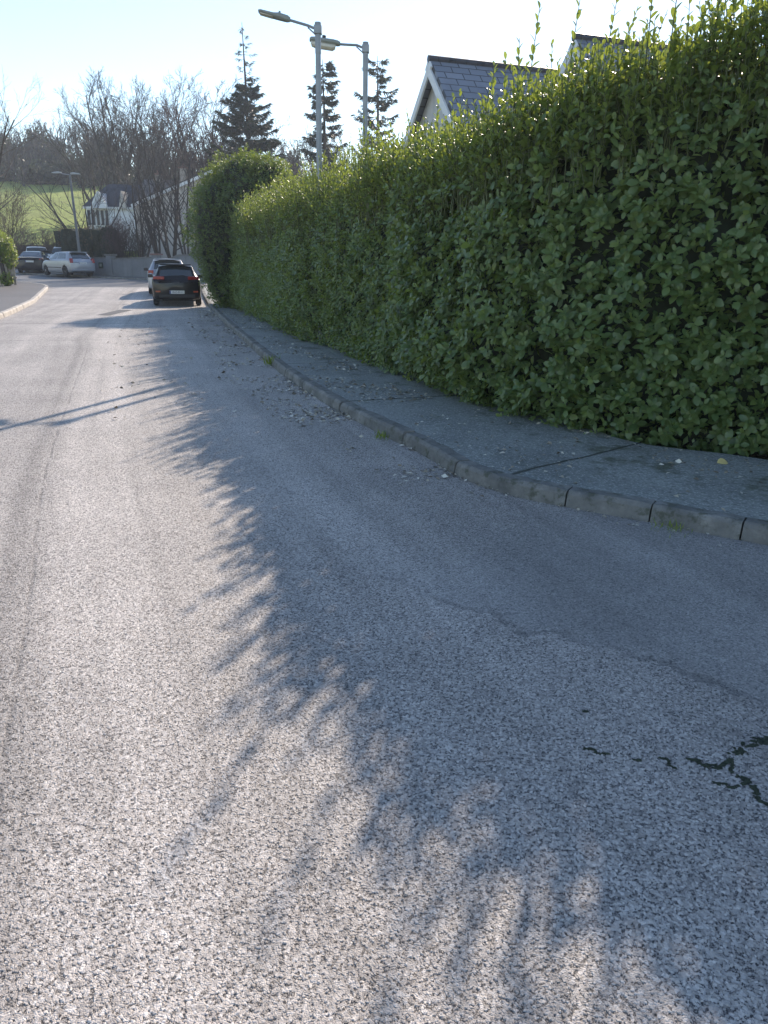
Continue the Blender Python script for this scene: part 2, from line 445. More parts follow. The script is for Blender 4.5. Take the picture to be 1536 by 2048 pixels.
idx = np.unique(np.r_[np.arange(0, len(KS), 8), len(KS) - 1])
iend = int(np.argmin(np.abs(KP[:, 1] - 40.0)))
idx_road = idx[idx <= iend]
road = strip_mesh('road', M['road'], idx_road, np.linspace(0, 9.4, 48), 0.0)
SEAM = [(-0.05, -1.2), (-0.62, 0.5), (-1.23, 2.09), (-1.67, 3.23), (-2.80, 6.12), (-5.20, 13.19)]
_k = (KP[:, 1] > 16) & (KP[:, 1] < 40)
SEAM = np.array(SEAM + [tuple(p) for p in (KP + KNS * 3.05)[_k][::40]])
SS, SP = resample(SEAM, 0.1); SN = tangents(SP); SN = np.c_[SN[:, 1], -SN[:, 0]]
vv = np.array([v.co[:2] for v in road.data.vertices]); sdv = []
for p in vv:
    d = p - SP; q = int(np.argmin((d * d).sum(1))); sdv.append(float((d[q] * SN[q]).sum()))
at = road.data.attributes.new('seam', 'FLOAT', 'POINT'); at.data.foreach_set('value', np.array(sdv, dtype=np.float32))
tag(road, 'coarse chip asphalt road with hedge shadow across it', 'road', kind='structure')
sub = road.modifiers.new('dice', 'SUBSURF'); sub.subdivision_type = 'SIMPLE'; sub.levels = 0; sub.render_levels = 1
road.cycles.use_adaptive_subdivision = True
road.cycles.dicing_rate = 1.0

# plain asphalt of the crossing road, 5 mm lower
def m_asphalt2(name, a, b):
    m, nt, out = new_mat(name)
    co = worldco(nt)
    n1 = noise(nt, co, 0.5, 5); n2 = noise(nt, co, 60, 3)
    c = ramp(nt, n1, [(0.3, a), (0.7, b)])
    c = mixc(nt, smooth01(nt, n2, 0.35, 0.7), tuple(x * 0.7 for x in a), c)
    principled(nt, out, c, 0.6, 0, 0.45, 0, bump(nt, n2, 0.8, 0.01))
    return m
M['asphalt2'] = m_asphalt2('cross_road_asphalt', (0.16, 0.155, 0.155), (0.24, 0.235, 0.23))
M['pave'] = m_asphalt2('pavement_far', (0.15, 0.14, 0.135), (0.22, 0.205, 0.195))
def sheet(name, pts, mat, zoff, res=1.0, thick=0.0):
    """flat polygon draped on the terrain, cut into a grid"""
    bm = bmesh.new()
    vs = [bm.verts.new((p[0], p[1], 0)) for p in pts]
    f = bm.faces.new(vs)
    if f.normal.z < 0: f.normal_flip()
    xs = [p[0] for p in pts]; ys = [p[1] for p in pts]
    for ax, lo, hi in ((0, min(xs), max(xs)), (1, min(ys), max(ys))):
        t = lo + res
        while t < hi:
            cop = Vector((t, 0, 0)) if ax == 0 else Vector((0, t, 0))
            no = Vector((1, 0, 0)) if ax == 0 else Vector((0, 1, 0))
            bmesh.ops.bisect_plane(bm, geom=bm.verts[:] + bm.edges[:] + bm.faces[:], plane_co=cop, plane_no=no)
            t += res
    if thick:
        r = bmesh.ops.extrude_face_region(bm, geom=bm.faces[:])
        for v in [g for g in r['geom'] if isinstance(g, bmesh.types.BMVert)]: v.co.z += thick
    for v in bm.verts: v.co.z += zts(v.co.x, v.co.y) + zoff
    bm.normal_update()
    bmesh.ops.recalc_face_normals(bm, faces=bm.faces)
    me = bpy.data.meshes.new(name); bm.to_mesh(me); bm.free()
    me.materials.append(mat)
    o = bpy.data.objects.new(name, me); COL.objects.link(o); return o
cr = sheet('cross_road', [(-9, 39.0), (-18, 37.5), (-24, 40), (-60, 54), (-60, 62), (-40, 60), (-20, 52.3), (-8, 47), (6, 41.5), (6, 36)], M['asphalt2'], -0.012, 2.0)
tag(cr, 'pale asphalt of the road crossing in front of the wall', 'road', kind='structure')

# ------------------------------------------------------------------ ground
def m_ground():
    m, nt, out = new_mat('field_grass')
    co = worldco(nt)
    n1 = noise(nt, co, 0.12, 5); n2 = noise(nt, co, 1.1, 6, 0.7); n3 = noise(nt, co, 9, 3)
    c = ramp(nt, n2, [(0.32, (0.20, 0.26, 0.05)), (0.5, (0.34, 0.41, 0.08)), (0.7, (0.48, 0.52, 0.13))])
    c = mixc(nt, smooth01(nt, n1, 0.4, 0.7), c, (0.32, 0.36, 0.09))
    sep = N(nt, 'ShaderNodeSeparateXYZ'); nt.links.new(co, sep.inputs[0])
    soil = math_n(nt, 'SUBTRACT', 1.0, smooth01(nt, math_n(nt, 'ADD', sep.outputs[1], math_n(nt, 'MULTIPLY', n1, 6)), 62, 72))
    c = mixc(nt, soil, c, mixc(nt, n2, (0.05, 0.045, 0.03), (0.10, 0.11, 0.05)))
    principled(nt, out, c, 0.8, 0, 0.3, 0, bump(nt, math_n(nt, 'ADD', n3, math_n(nt, 'MULTIPLY', n2, 3)), 1.0, 0.25))
    return m
M['ground'] = m_ground()
gx = np.unique(np.r_[np.linspace(-300, -60, 25), np.linspace(-60, 40, 51), np.linspace(40, 300, 14)])
gy = np.unique(np.r_[np.linspace(-60, 20, 17), np.linspace(20, 120, 51), np.linspace(120, 400, 29)])
GX, GY = np.meshgrid(gx, gy, indexing='ij')
GZ = zt(GX, GY) - 0.045 + np.where(GY > 66, (vnoise(np.c_[GX.ravel(), GY.ravel(), 0 * GX.ravel()], 14.0, 3).reshape(GX.shape)) * 0.5, 0)
n_, k_ = GX.shape
i, j = np.meshgrid(np.arange(n_ - 1), np.arange(k_ - 1), indexing='ij'); a = (i * k_ + j).ravel()
gr = mesh_np('ground', np.c_[GX.ravel(), GY.ravel(), GZ.ravel()], None, np.c_[a, a + k_, a + k_ + 1, a + 1], M['ground'])
tag(gr, 'ground rising to a sunlit green grass hill behind the houses', 'ground', kind='structure')

# ------------------------------------------------------------------ pavement and kerb on the right
def m_pavement():
    m, nt, out = new_mat('pavement_concrete')
    co = worldco(nt)
    uv = nt.nodes.new('ShaderNodeUVMap').outputs[0]
    sep = nt.nodes.new('ShaderNodeSeparateXYZ'); nt.links.new(uv, sep.inputs[0])
    s = sep.outputs[1]; u = sep.outputs[0]
    v1 = N(nt, 'ShaderNodeTexVoronoi', voronoi_dimensions='2D'); v1.inputs['Scale'].default_value = 62; nt.links.new(co, v1.inputs['Vector'])
    sc = N(nt, 'ShaderNodeSeparateColor'); nt.links.new(v1.outputs['Color'], sc.inputs[0])
    n1 = noise(nt, co, 1.4, 6, 0.65); n2 = noise(nt, co, 30, 4)
    c = ramp(nt, n1, [(0.3, (0.19, 0.20, 0.19)), (0.7, (0.32, 0.33, 0.31))])
    speck = math_n(nt, 'MULTIPLY', smooth01(nt, sc.outputs[0], 0.62, 0.9), math_n(nt, 'SUBTRACT', 1.0, smooth01(nt, v1.outputs['Distance'], 0.3, 0.55)))
    c = mixc(nt, math_n(nt, 'MULTIPLY', speck, 0.75), c, (0.52, 0.52, 0.49))
    c = mixc(nt, math_n(nt, 'MULTIPLY', smooth01(nt, n2, 0.5, 0.68), 0.5), c, (0.055, 0.058, 0.055))
    moss = math_n(nt, 'MULTIPLY', smooth01(nt, noise(nt, co, 2.6, 6, 0.7), 0.52, 0.66), smooth01(nt, u, -0.2, -1.0))
    c = mixc(nt, math_n(nt, 'MULTIPLY', moss, 0.7), c, (0.05, 0.06, 0.02))
    sm = math_n(nt, 'ADD', s, math_n(nt, 'MULTIPLY', math_n(nt, 'SUBTRACT', n1, 0.5), 0.12))
    md = math_n(nt, 'PINGPONG', math_n(nt, 'SUBTRACT', sm, S_JP), 1.6)
    jn = math_n(nt, 'SUBTRACT', 1.0, smooth01(nt, md, 0.006, 0.03))
    c = mixc(nt, math_n(nt, 'MULTIPLY', jn, 0.85), c, (0.025, 0.03, 0.018))
    hgt = math_n(nt, 'SUBTRACT', math_n(nt, 'ADD', n2, math_n(nt, 'MULTIPLY', v1.outputs['Distance'], -0.5)), math_n(nt, 'MULTIPLY', jn, 2))
    principled(nt, out, c, 0.68, 0, 0.4, 0, bump(nt, hgt, 0.9, 0.006))
    return m
M['pavement'] = m_pavement()
KH = 0.105
idx_p = idx[idx < len(KS) - 1]
pv = strip_mesh('pavement', M['pavement'], np.arange(0, len(KS), 3), np.array([-0.128, -0.4, -0.8, -1.3, -1.8]), KH)
tag(pv, 'narrow speckled pavement below the tall hedge', 'pavement', kind='structure')

def m_kerb():
    m, nt, out = new_mat('kerb_concrete')
    co = worldco(nt)
    n1 = noise(nt, co, 5, 6, 0.65); n2 = noise(nt, co, 70, 4)
    c = ramp(nt, n1, [(0.28, (0.11, 0.11, 0.105)), (0.55, (0.22, 0.215, 0.20)), (0.75, (0.36, 0.35, 0.325))])
    at = N(nt, 'ShaderNodeAttribute', attribute_name='rnd').outputs['Fac']
    c = mixc(nt, math_n(nt, 'MULTIPLY', at, 0.35), c, (0.12, 0.11, 0.10))
    c = mixc(nt, math_n(nt, 'MULTIPLY', smooth01(nt, noise(nt, co, 9, 5, 0.7), 0.50, 0.66), 0.7), c, (0.055, 0.062, 0.035))
    principled(nt, out, c, 0.75, 0, 0.35, 0, bump(nt, math_n(nt, 'ADD', n2, n1), 0.9, 0.008))
    return m
M['kerb'] = m_kerb()
def kerb_row(name, P, Nn, S, stone, mat, h=KH, width=0.125):
    """row of bevelled kerb stones along a line; Nn points to the road"""
    prof = [(0.0, -0.10), (0.004, 0.0), (-0.004, h * 0.80), (-0.014, h * 0.95), (-0.03, h + 0.008), (-width, h + 0.008), (-width, -0.10)]
    V = []; F4 = []; F3 = []; rn = []
    s0 = S[0]; k = len(prof); v0 = 0
    rg = np.random.default_rng(3)
    while s0 < S[-1] - stone:
        L = stone * rg.uniform(0.93, 1.04)
        ss = np.linspace(s0 + 0.005, s0 + L - 0.005, 7)
        dz = rg.normal(0, 0.004); dn = rg.normal(0, 0.005); r1 = rg.random()
        for q, sv in enumerate(ss):
            px = np.interp(sv, S, P[:, 0]); py = np.interp(sv, S, P[:, 1])
            nx = np.interp(sv, S, Nn[:, 0]); ny = np.interp(sv, S, Nn[:, 1])
            z = zts(px, py)
            rnd_end = 0.006 if q in (0, 6) else 0.0
            for (o, hh) in prof:
                chip = rg.normal(0, 0.0022)
                V.append((px + nx * (o + dn - (rnd_end if hh > 0.02 else 0)), py + ny * (o + dn - (rnd_end if hh > 0.02 else 0)), z + hh + dz + chip - (rnd_end if hh > 0.05 else 0)))
                rn.append(r1)
        for q in range(6):
            for c_ in range(k - 1):
                a = v0 + q * k + c_
                F4.append((a, a + 1, a + k + 1, a + k))
        for base in (v0, v0 + 6 * k):
            for c_ in range(1, k - 1): F3.append((base, base + c_, base + c_ + 1))
        v0 += 7 * k; s0 += L
    o = mesh_np(name, np.array(V), np.array(F3), np.array(F4), mat, None, False, {'rnd': rn})
    return tag(o, kind='structure')
kr = kerb_row('kerb', KP, KN, KS, 0.54, M['kerb'])
tag(kr, 'worn concrete kerb stones curving along the right pavement', 'kerb')

# left pavement and its kerb
LP = [(-4.0, -9.0), (-4.0, 0.0), (-4.4, 4.5), (-5.3, 8.0), (-7.3, 12.2), (-8.9, 16.2), (-10.75, 22.0), (-12.2, 26.2), (-13.7, 30.4), (-15.2, 34.6), (-16.4, 37.6), (-18.2, 39.8), (-21.5, 41.5), (-27, 44), (-40, 49)]
SL, PL = resample(LP, 0.1)
TL = tangents(PL); NL = np.c_[TL[:, 1], -TL[:, 0]]
kl = kerb_row('kerb_left', PL, NL, SL, 0.9, m_plain('pale_kerb', (0.42, 0.39, 0.35), 0.8, var=0.2, nscale=3, bumpd=0.005), h=0.12, width=0.14)
tag(kl, 'pale kerb stones round the left pavement corner', 'kerb')
inner = PL - NL * 0.142
lp = sheet('pavement_left', [tuple(p) for p in inner[::6]] + [(-40, 40), (-40, -9)], M['pave'], 0.118, 3.0)
tag(lp, 'brownish left pavement at the road corner', 'pavement', kind='structure')
# far pavement below the wall, with kerb
FP = [(-62, 63.6), (-40, 59.0), (-24.5, 52.6), (-17.2, 48.6), (-11.3, 45.9), (-2, 42)]
SF, PF = resample(FP, 0.2); TF = tangents(PF); NF = np.c_[TF[:, 1], -TF[:, 0]]
kf = kerb_row('kerb_far', PF, NF, SF, 0.9, M['kerb'], h=0.07, width=0.14)
tag(kf, 'low kerb of the far pavement by the wall', 'kerb')
fb = PF - NF * 0.142
fpv = sheet('pavement_far', [tuple(p) for p in fb[::5]] + [(-2, 47.0), (-11.0, 49), (-18, 52), (-26, 62), (-60, 70)], M['pave'], 0.07, 3.0)
tag(fpv, 'grey far pavement where the cars stand by the wall', 'pavement', kind='structure')
# tarred patch
pt = sheet('road_patch', [(-8.5, 22.6), (-8.1, 22.5), (-8.35, 25.4), (-8.8, 25.5)], m_plain('tar_patch', (0.07, 0.07, 0.072), 0.7, var=0.2, bumpd=0.004), 0.006, 0.5)
tag(pt, 'dark rectangular tar patch in the road behind the black hatchback', 'road patch', kind='structure')

# ------------------------------------------------------------------ leaves
def tmpl_near():
    w = [(0.0, 0.0), (0.24, 0.20), (0.55, 0.29), (0.82, 0.20), (1.0, 0.0)]
    V = [(0, 0, 0)]
    for t, h in w[1:4]:
        dz = -0.16 * t * t
        V += [(-h, t, dz + 0.06 * h / 0.25), (0, t, dz), (h, t, dz + 0.06 * h / 0.25)]
    V.append((0, 1.0, -0.2))
    F = [(0, 2, 1), (0, 3, 2)]
    for r in (1, 4):
        F += [(r, r + 1, r + 4), (r, r + 4, r + 3), (r + 1, r + 2, r + 5), (r + 1, r + 5, r + 4)]
    F += [(7, 8, 10), (8, 9, 10)]
    return np.array(V, float), np.array(F)
def tmpl_far():
    V = [(0, 0, 0), (-0.29, 0.52, 0.05), (0, 1, -0.12), (0.29, 0.52, 0.05)]
    return np.array(V, float), np.array([(0, 2, 1), (0, 3, 2)])
def tmpl_needle():
    V = [(0, 0, 0), (-0.10, 0.35, 0), (0, 1, -0.1), (0.10, 0.35, 0)]
    return np.array(V, float), np.array([(0, 2, 1), (0, 3, 2)])
T_NEAR, T_FAR, T_NEEDLE = tmpl_near(), tmpl_far(), tmpl_needle()

class Leaves:
    def __init__(s): s.V = []; s.F = []; s.rnd = []; s.yng = []; s.n = 0
    def add(s, P, A, Nn, size, tmpl, yng=0.0, width=1.0):
        if len(P) == 0: return
        A = nrm(A); B = nrm(np.cross(A, Nn)); Nn = np.cross(B, A)
        T, F = tmpl
        size = np.broadcast_to(np.asarray(size, float), (len(P),))[:, None, None]
        wd = np.broadcast_to(np.asarray(width, float), (len(P),))[:, None, None]
        V = P[:, None, :] + size * (T[None, :, 0:1] * wd * B[:, None, :] + T[None, :, 1:2] * A[:, None, :] + T[None, :, 2:3] * Nn[:, None, :])
        k = len(T); m = len(P)
        s.V.append(V.reshape(-1, 3))
        s.F.append((F[None] + (s.n + np.arange(m) * k)[:, None, None]).reshape(-1, 3))
        s.rnd.append(np.repeat(rng.random(m), k))
        s.yng.append(np.repeat(np.clip(np.broadcast_to(np.asarray(yng, float), (m,)) , 0, 1), k))
        s.n += m * k
    def build(s, name, mat, parent=None):
        return mesh_np(name, np.concatenate(s.V), np.concatenate(s.F), None, mat, parent, True,
                       {'rnd': np.concatenate(s.rnd), 'yng': np.concatenate(s.yng)})

def perp(A):
    ref = np.where(np.abs(A[:, 2:3]) < 0.9, np.array([[0, 0, 1.0]]), np.array([[1.0, 0, 0]]))
    U = nrm(np.cross(A, ref)); return U, np.cross(A, U)

def shoots(L, tips, axes, nl, length, size, tmpl, yng=0.0, spread=(25, 75), keep=None):
    """rosettes of nl leaves spiralling round each shoot axis back from its tip"""
    axes = nrm(axes); U, W = perp(axes); m = len(tips)
    ph0 = rng.random(m) * 6.283
    for q in range(nl):
        t = q / max(nl - 1, 1)
        ph = ph0 + q * 2.399 + rng.normal(0, 0.25, m)
        rad = U * np.cos(ph)[:, None] + W * np.sin(ph)[:, None]
        fi = np.radians(spread[0] + (spread[1] - spread[0]) * t + rng.normal(0, 10, m))
        A = axes * np.cos(fi)[:, None] + rad * np.sin(fi)[:, None]
        A[:, 2] -= 0.10
        Nn = axes * np.sin(fi)[:, None] - rad * np.cos(fi)[:, None] + rng.normal(0, 0.18, (m, 3))
        P = tips - axes * (length * t)[:, None] if hasattr(length, '__len__') else tips - axes * (length * t)
        sz = size * rng.uniform(0.68, 1.15, m) * (0.62 + 0.38 * min(1, t * 2.2))
        kp = rng.random(m) < 0.93
        L.add(P[kp], A[kp], Nn[kp], sz[kp], tmpl, (yng * (1 - 0.6 * t))[kp] if hasattr(yng, '__len__') else yng * (1 - 0.6 * t), rng.uniform(0.85, 1.15, kp.sum()))

class Tubes:
    """batches of polylines turned into thin tubes"""
    def __init__(s): s.b = {}
    def add(s, pts, rad, k=3):
        s.b.setdefault((len(pts), k), []).append((np.asarray(pts, float), np.asarray(rad, float)))
    def arrays(s):
        VV = []; FF = []; n0 = 0
        for (m, k), lst in s.b.items():
            P = np.stack([a for a, _ in lst]); Rr = np.stack([b for _, b in lst])
            D = np.gradient(P, axis=1); D = nrm(D)
            sh = D.shape
            U, W = perp(D.reshape(-1, 3)); U = U.reshape(sh); W = W.reshape(sh)
            ang = np.arange(k) * 2 * math.pi / k
            ring = P[:, :, None, :] + Rr[:, :, None, None] * (U[:, :, None, :] * np.cos(ang)[None, None, :, None] + W[:, :, None, :] * np.sin(ang)[None, None, :, None])
            B = len(lst)
            VV.append(ring.reshape(-1, 3))
            b_, i_, j_ = np.meshgrid(np.arange(B), np.arange(m - 1), np.arange(k), indexing='ij')
            a = n0 + b_ * m * k + i_ * k + j_; a2 = n0 + b_ * m * k + i_ * k + (j_ + 1) % k
            FF.append(np.stack([a, a2, a2 + k, a + k], -1).reshape(-1, 4))
            n0 += B * m * k
        return np.concatenate(VV), np.concatenate(FF)
    def build(s, name, mat, parent=None):
        V, F = s.arrays()
        return mesh_np(name, V, None, F, mat, parent, True)

# ------------------------------------------------------------------ the tall hedge
HEDGE = np.array([(13.5, 0.6), (9.5, 2.4), (6.2, 4.2), (4.3, 5.2), (2.95, 6.0), (2.1, 6.45), (1.45, 6.95), (1.0, 7.6), (0.66, 8.4), (0.0, 10.4), (-0.82, 12.7), (-1.82, 15.3), (-2.65, 17.9), (-3.5, 20.8), (-4.5, 23.9), (-5.6, 27.2), (-6.35, 29.4)])
HS, HP = resample(HEDGE, 0.04)
HT = tangents(HP); HN = nrm(smooth_rows(np.c_[-HT[:, 1], HT[:, 0]], 41))
HL = HS[-1]
def hedge_top(s):
    """height of the clipped crown along the hedge"""
    y = np.interp(s, HS, HP[:, 1])
    return np.interp(y, [0, 4, 5.2, 6.2, 6.8, 7.4, 8.2, 9.4, 10.6, 14, 20, 30], [4.0, 3.95, 3.66, 3.40, 3.14, 2.98, 2.97, 3.07, 3.13, 3.12, 3.2, 3.25]) - np.interp(y, [7, 12], [0.27, 0.52])
# profile: q in metres along front face, rounded shoulder, top, back shoulder
RS = 0.38; DEPTH = 1.5
def hedge_surf(s, q, lift=0.0):
    H = hedge_top(s)
    f1 = H - RS; arc = RS * math.pi / 2; top = DEPTH - RS
    d = np.zeros_like(q); z = np.zeros_like(q); nd = np.zeros_like(q); nz = np.zeros_like(q)
    a = q < f1
    tt = np.clip(q / f1, 0, 1)
    bel = 0.16 * np.sin(tt * math.pi) * 0.5 - 0.10 * np.clip((0.18 - tt) / 0.18, 0, 1)   # slight belly, tucked foot
    d = np.where(a, -bel, d); z = np.where(a, q, z); nd = np.where(a, 1.0, nd); nz = np.where(a, 0.05, nz)
    b = (~a) & (q < f1 + arc)
    th = np.clip((q - f1) / RS, 0, math.pi / 2)
    d = np.where(b, RS - RS * np.cos(th), d); z = np.where(b, f1 + RS * np.sin(th), z)
    nd = np.where(b, np.cos(th), nd); nz = np.where(b, np.sin(th), nz)
    c = (~a) & (~b)
    d = np.where(c, RS + (q - f1 - arc), d); z = np.where(c, H, z); nz = np.where(c, 1.0, nz)
    x = np.interp(s, HS, HP[:, 0]); y = np.interp(s, HS, HP[:, 1])
    nx = np.interp(s, HS, HN[:, 0]); ny = np.interp(s, HS, HN[:, 1])
    P = np.c_[x - nx * d, y - ny * d, z]
    Nn = nrm(np.c_[nx * nd, ny * nd, nz])
    bumpv = 0.15 * vnoise(P, 0.85, 11) + 0.09 * vnoise(P, 0.34, 12) + 0.07 * np.where(z > 2.2, vnoise(P, 0.6, 13), 0)
    P = P + Nn * (bumpv + lift)[:, None]
    P[:, 2] = np.maximum(P[:, 2], 0.03) + zt(P[:, 0], P[:, 1]) + 0.03
    return P, Nn
hedge = empty('hedge', (float(HP[len(HP) // 2, 0]), float(HP[len(HP) // 2, 1]), 0.0))
hoff = np.array(hedge.location)
tag(hedge, 'tall glossy broad-leaved evergreen hedge along the right pavement, with upright shoots on top', 'hedge')
HQ = 2.6 + RS * math.pi / 2 + (DEPTH - RS)
# added solid dark core: blocks the sun and stands in for inner shade
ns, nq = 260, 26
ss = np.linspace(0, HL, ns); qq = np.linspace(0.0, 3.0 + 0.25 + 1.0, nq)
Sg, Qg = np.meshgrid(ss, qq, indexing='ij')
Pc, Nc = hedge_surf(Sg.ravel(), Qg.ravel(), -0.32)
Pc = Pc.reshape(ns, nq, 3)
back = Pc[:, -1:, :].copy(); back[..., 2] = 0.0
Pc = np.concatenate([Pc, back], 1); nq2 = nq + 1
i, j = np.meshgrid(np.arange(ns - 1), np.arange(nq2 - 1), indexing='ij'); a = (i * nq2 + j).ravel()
mesh_np('solid_core', Pc.reshape(-1, 3) - hoff, None, np.c_[a, a + 1, a + nq2 + 1, a + nq2], M['core'], hedge)
fol = Leaves()
def hedge_region(s_lo, s_hi, dens, nl, size, tmpl):
    area = (s_hi - s_lo) * (HQ + 0.4)
    m = int(area * dens)
    s = rng.uniform(s_lo, s_hi, m); q = rng.uniform(0.0, HQ + 0.5, m)
    lift = rng.normal(0.0, 0.065, m)
    # hollows where the dark inside shows
    P0, Nn = hedge_surf(s, q, lift)
    hol = vnoise(P0, 0.42, 31) + 0.5 * vnoise(P0, 0.2, 32)
    keep = hol > -0.92 + 0.25 * rng.random(m)
    P0, Nn = P0[keep], Nn[keep]; m = keep.sum()
    top = np.clip((P0[:, 2] - (hedge_top(s[keep]) - 0.35)) / 0.5, 0, 1)
    ax = Nn * rng.uniform(0.55, 1.2, (m, 1)) + np.array([[0, 0, 0.55]]) + rng.normal(0, 0.36, (m, 3))
    ax = ax * (1 - 0.5 * top[:, None]) + np.array([[0, 0, 0.7]]) * top[:, None] * 0.6
    yng = np.clip(top * rng.uniform(0.2, 1.0, m) + 0.12 * (vnoise(P0, 0.5, 41) > 0.35), 0, 1)
    shoots(fol, P0 - hoff, ax, nl, 0.11, size, tmpl, yng, (34, 88))
    # a second, deeper layer closes the face
    m2 = int(area * dens * 1.25)
    P1, N1 = hedge_surf(rng.uniform(s_lo, s_hi, m2), rng.uniform(0, HQ + 0.3, m2), rng.uniform(-0.27, -0.08, m2))
    shoots(fol, P1 - hoff, N1 * 0.8 + np.array([[0, 0, 0.5]]) + rng.normal(0, 0.5, (m2, 3)), 4, 0.12, size, T_FAR, 0.0, (25, 80))
sA = float(np.interp(6.6, HP[:, 1], HS)); sB = float(np.interp(15.0, HP[:, 1], HS)); s0v = float(np.interp(1.5, HP[:, 1], HS))
hedge_region(0.0, s0v, 30, 6, 0.13, T_FAR)
hedge_region(s0v, float(np.interp(10.5, HP[:, 1], HS)), 125, 8, 0.094, T_NEAR)
hedge_region(float(np.interp(10.5, HP[:, 1], HS)), float(np.interp(17, HP[:, 1], HS)), 105, 8, 0.090, T_FAR)
hedge_region(float(np.interp(17, HP[:, 1], HS)), HL, 90, 7, 0.088, T_FAR)
# upright shoots on the crown
st = Tubes()
def spikes(s_lo, s_hi, per_m, lo, hi, size, tmpl):
    m = int((s_hi - s_lo) * per_m)
    s = rng.uniform(s_lo, s_hi, m); H = hedge_top(s)
    q = H - RS + rng.uniform(-0.22, 1.45, m)
    P, Nn = hedge_surf(s, q, np.zeros(m))
    ln = lo + (hi - lo) * rng.random(m) ** 1.4
    ax = nrm(np.array([[0, 0, 1.0]]) + rng.normal(0, 0.13, (m, 3)) + Nn * 0.14 * np.array([[1, 1, 0]]))
    bend = rng.normal(0, 0.08, (m, 3)); bend[:, 2] = 0
    nmax = int(hi / 0.036)
    U, W = perp(ax); ph0 = rng.random(m) * 6.283
    for q_ in range(nmax):
        h = 0.0 + q_ * 0.036
        k = h < ln
        if not k.any(): continue
        tt = (h / ln)[:, None]
        C = P + ax * h + bend * (h * tt)
        ph = ph0 + q_ * 2.399
        rad = U * np.cos(ph)[:, None] + W * np.sin(ph)[:, None]
        fi = np.radians(24 + 36 * (1 - tt[:, 0]) + rng.normal(0, 10, m))
        A = ax * np.cos(fi)[:, None] + rad * np.sin(fi)[:, None]
        Nn2 = ax * np.sin(fi)[:, None] - rad * np.cos(fi)[:, None]
        sz = size * rng.uniform(0.7, 1.1, m) * (1.0 - 0.45 * tt[:, 0])
        k &= rng.random(m) < 0.9
        fol.add(C[k] - hoff, A[k], Nn2[k], sz[k], tmpl, (0.30 + 0.6 * tt[:, 0] * rng.random(m))[k], 0.92)
    for b in range(m):
        hs = np.linspace(-0.25, ln[b], 5)[:, None]
        st.add(P[b] - hoff + ax[b] * hs + bend[b] * np.clip(hs, 0, None) ** 2 / ln[b], np.linspace(0.006, 0.0022, 5), 4)
sC = float(np.interp(11, HP[:, 1], HS))
spikes(0.0, s0v, 60, 0.2, 0.5, 0.11, T_FAR)
spikes(s0v, sA, 210, 0.12, 0.40, 0.106, T_NEAR)
spikes(sA, sC, 190, 0.14, 0.46, 0.106, T_NEAR)
spikes(sC, HL, 135, 0.2, 0.74, 0.097, T_FAR)
spikes(s0v, sC, 7, 0.32, 0.62, 0.10, T_NEAR)
spikes(sC, HL, 6, 0.50, 0.86, 0.09, T_FAR)
def tall_spikes(lst):
    """the few longest leaders that stand clear of the crown"""
    for y, d, ln in lst:
        s = float(np.interp(y, HP[:, 1], HS))
        P, Nn = hedge_surf(np.array([s]), np.array([hedge_top(s) - RS + 0.4 + d]), np.zeros(1)); P = P + np.array([[0, 0, 0.16]])
        ax = nrm(np.array([[0.02, 0, 1.0]]) + rng.normal(0, 0.05, (1, 3)))
        U, W = perp(ax); n = int(ln / 0.05); ph0 = rng.random() * 6
        for q_ in range(n):
            h = 0.05 + q_ * 0.05; t = h / ln; ph = ph0 + q_ * 2.4
            rad = U * math.cos(ph) + W * math.sin(ph); fi = R(26 + 16 * (1 - t) + rng.normal(0, 7))
            fol.add(P + ax * h - hoff, ax * math.cos(fi) + rad * math.sin(fi), ax * math.sin(fi) - rad * math.cos(fi),
                    0.115 * (1 - 0.35 * t) * rng.uniform(0.8, 1.1), T_NEAR, 0.3 + 0.3 * rng.random(), 0.85)
        st.add(P + ax * np.linspace(-0.3, ln, 5)[:, None] - hoff, np.linspace(0.007, 0.0025, 5), 5)
tall_spikes([(6.62, 0.15, 0.7), (7.55, 0.1, 0.66), (8.2, 0.25, 0.62), (6.5, 0.1, 0.62), (6.9, 0.2, 0.66), (6.3, 0.35, 0.55), (7.3, 0.3, 0.72), (7.9, 0.2, 0.60), (5.9, 0.15, 0.62), (5.6, 0.3, 0.75), (5.45, 0.1, 0.58), (5.2, 0.25, 0.8),
             (5.05, 0.1, 0.66), (4.9, 0.3, 0.6), (8.6, 0.3, 0.62), (9.4, 0.2, 0.5), (10.2, 0.3, 0.45), (6.1, 0.5, 0.7), (5.75, 0.5, 0.66)])
fol.build('foliage', M['laurel'], hedge)
st.build('shoot_stems', M['stem'], hedge)['kind'] = 'stuff'

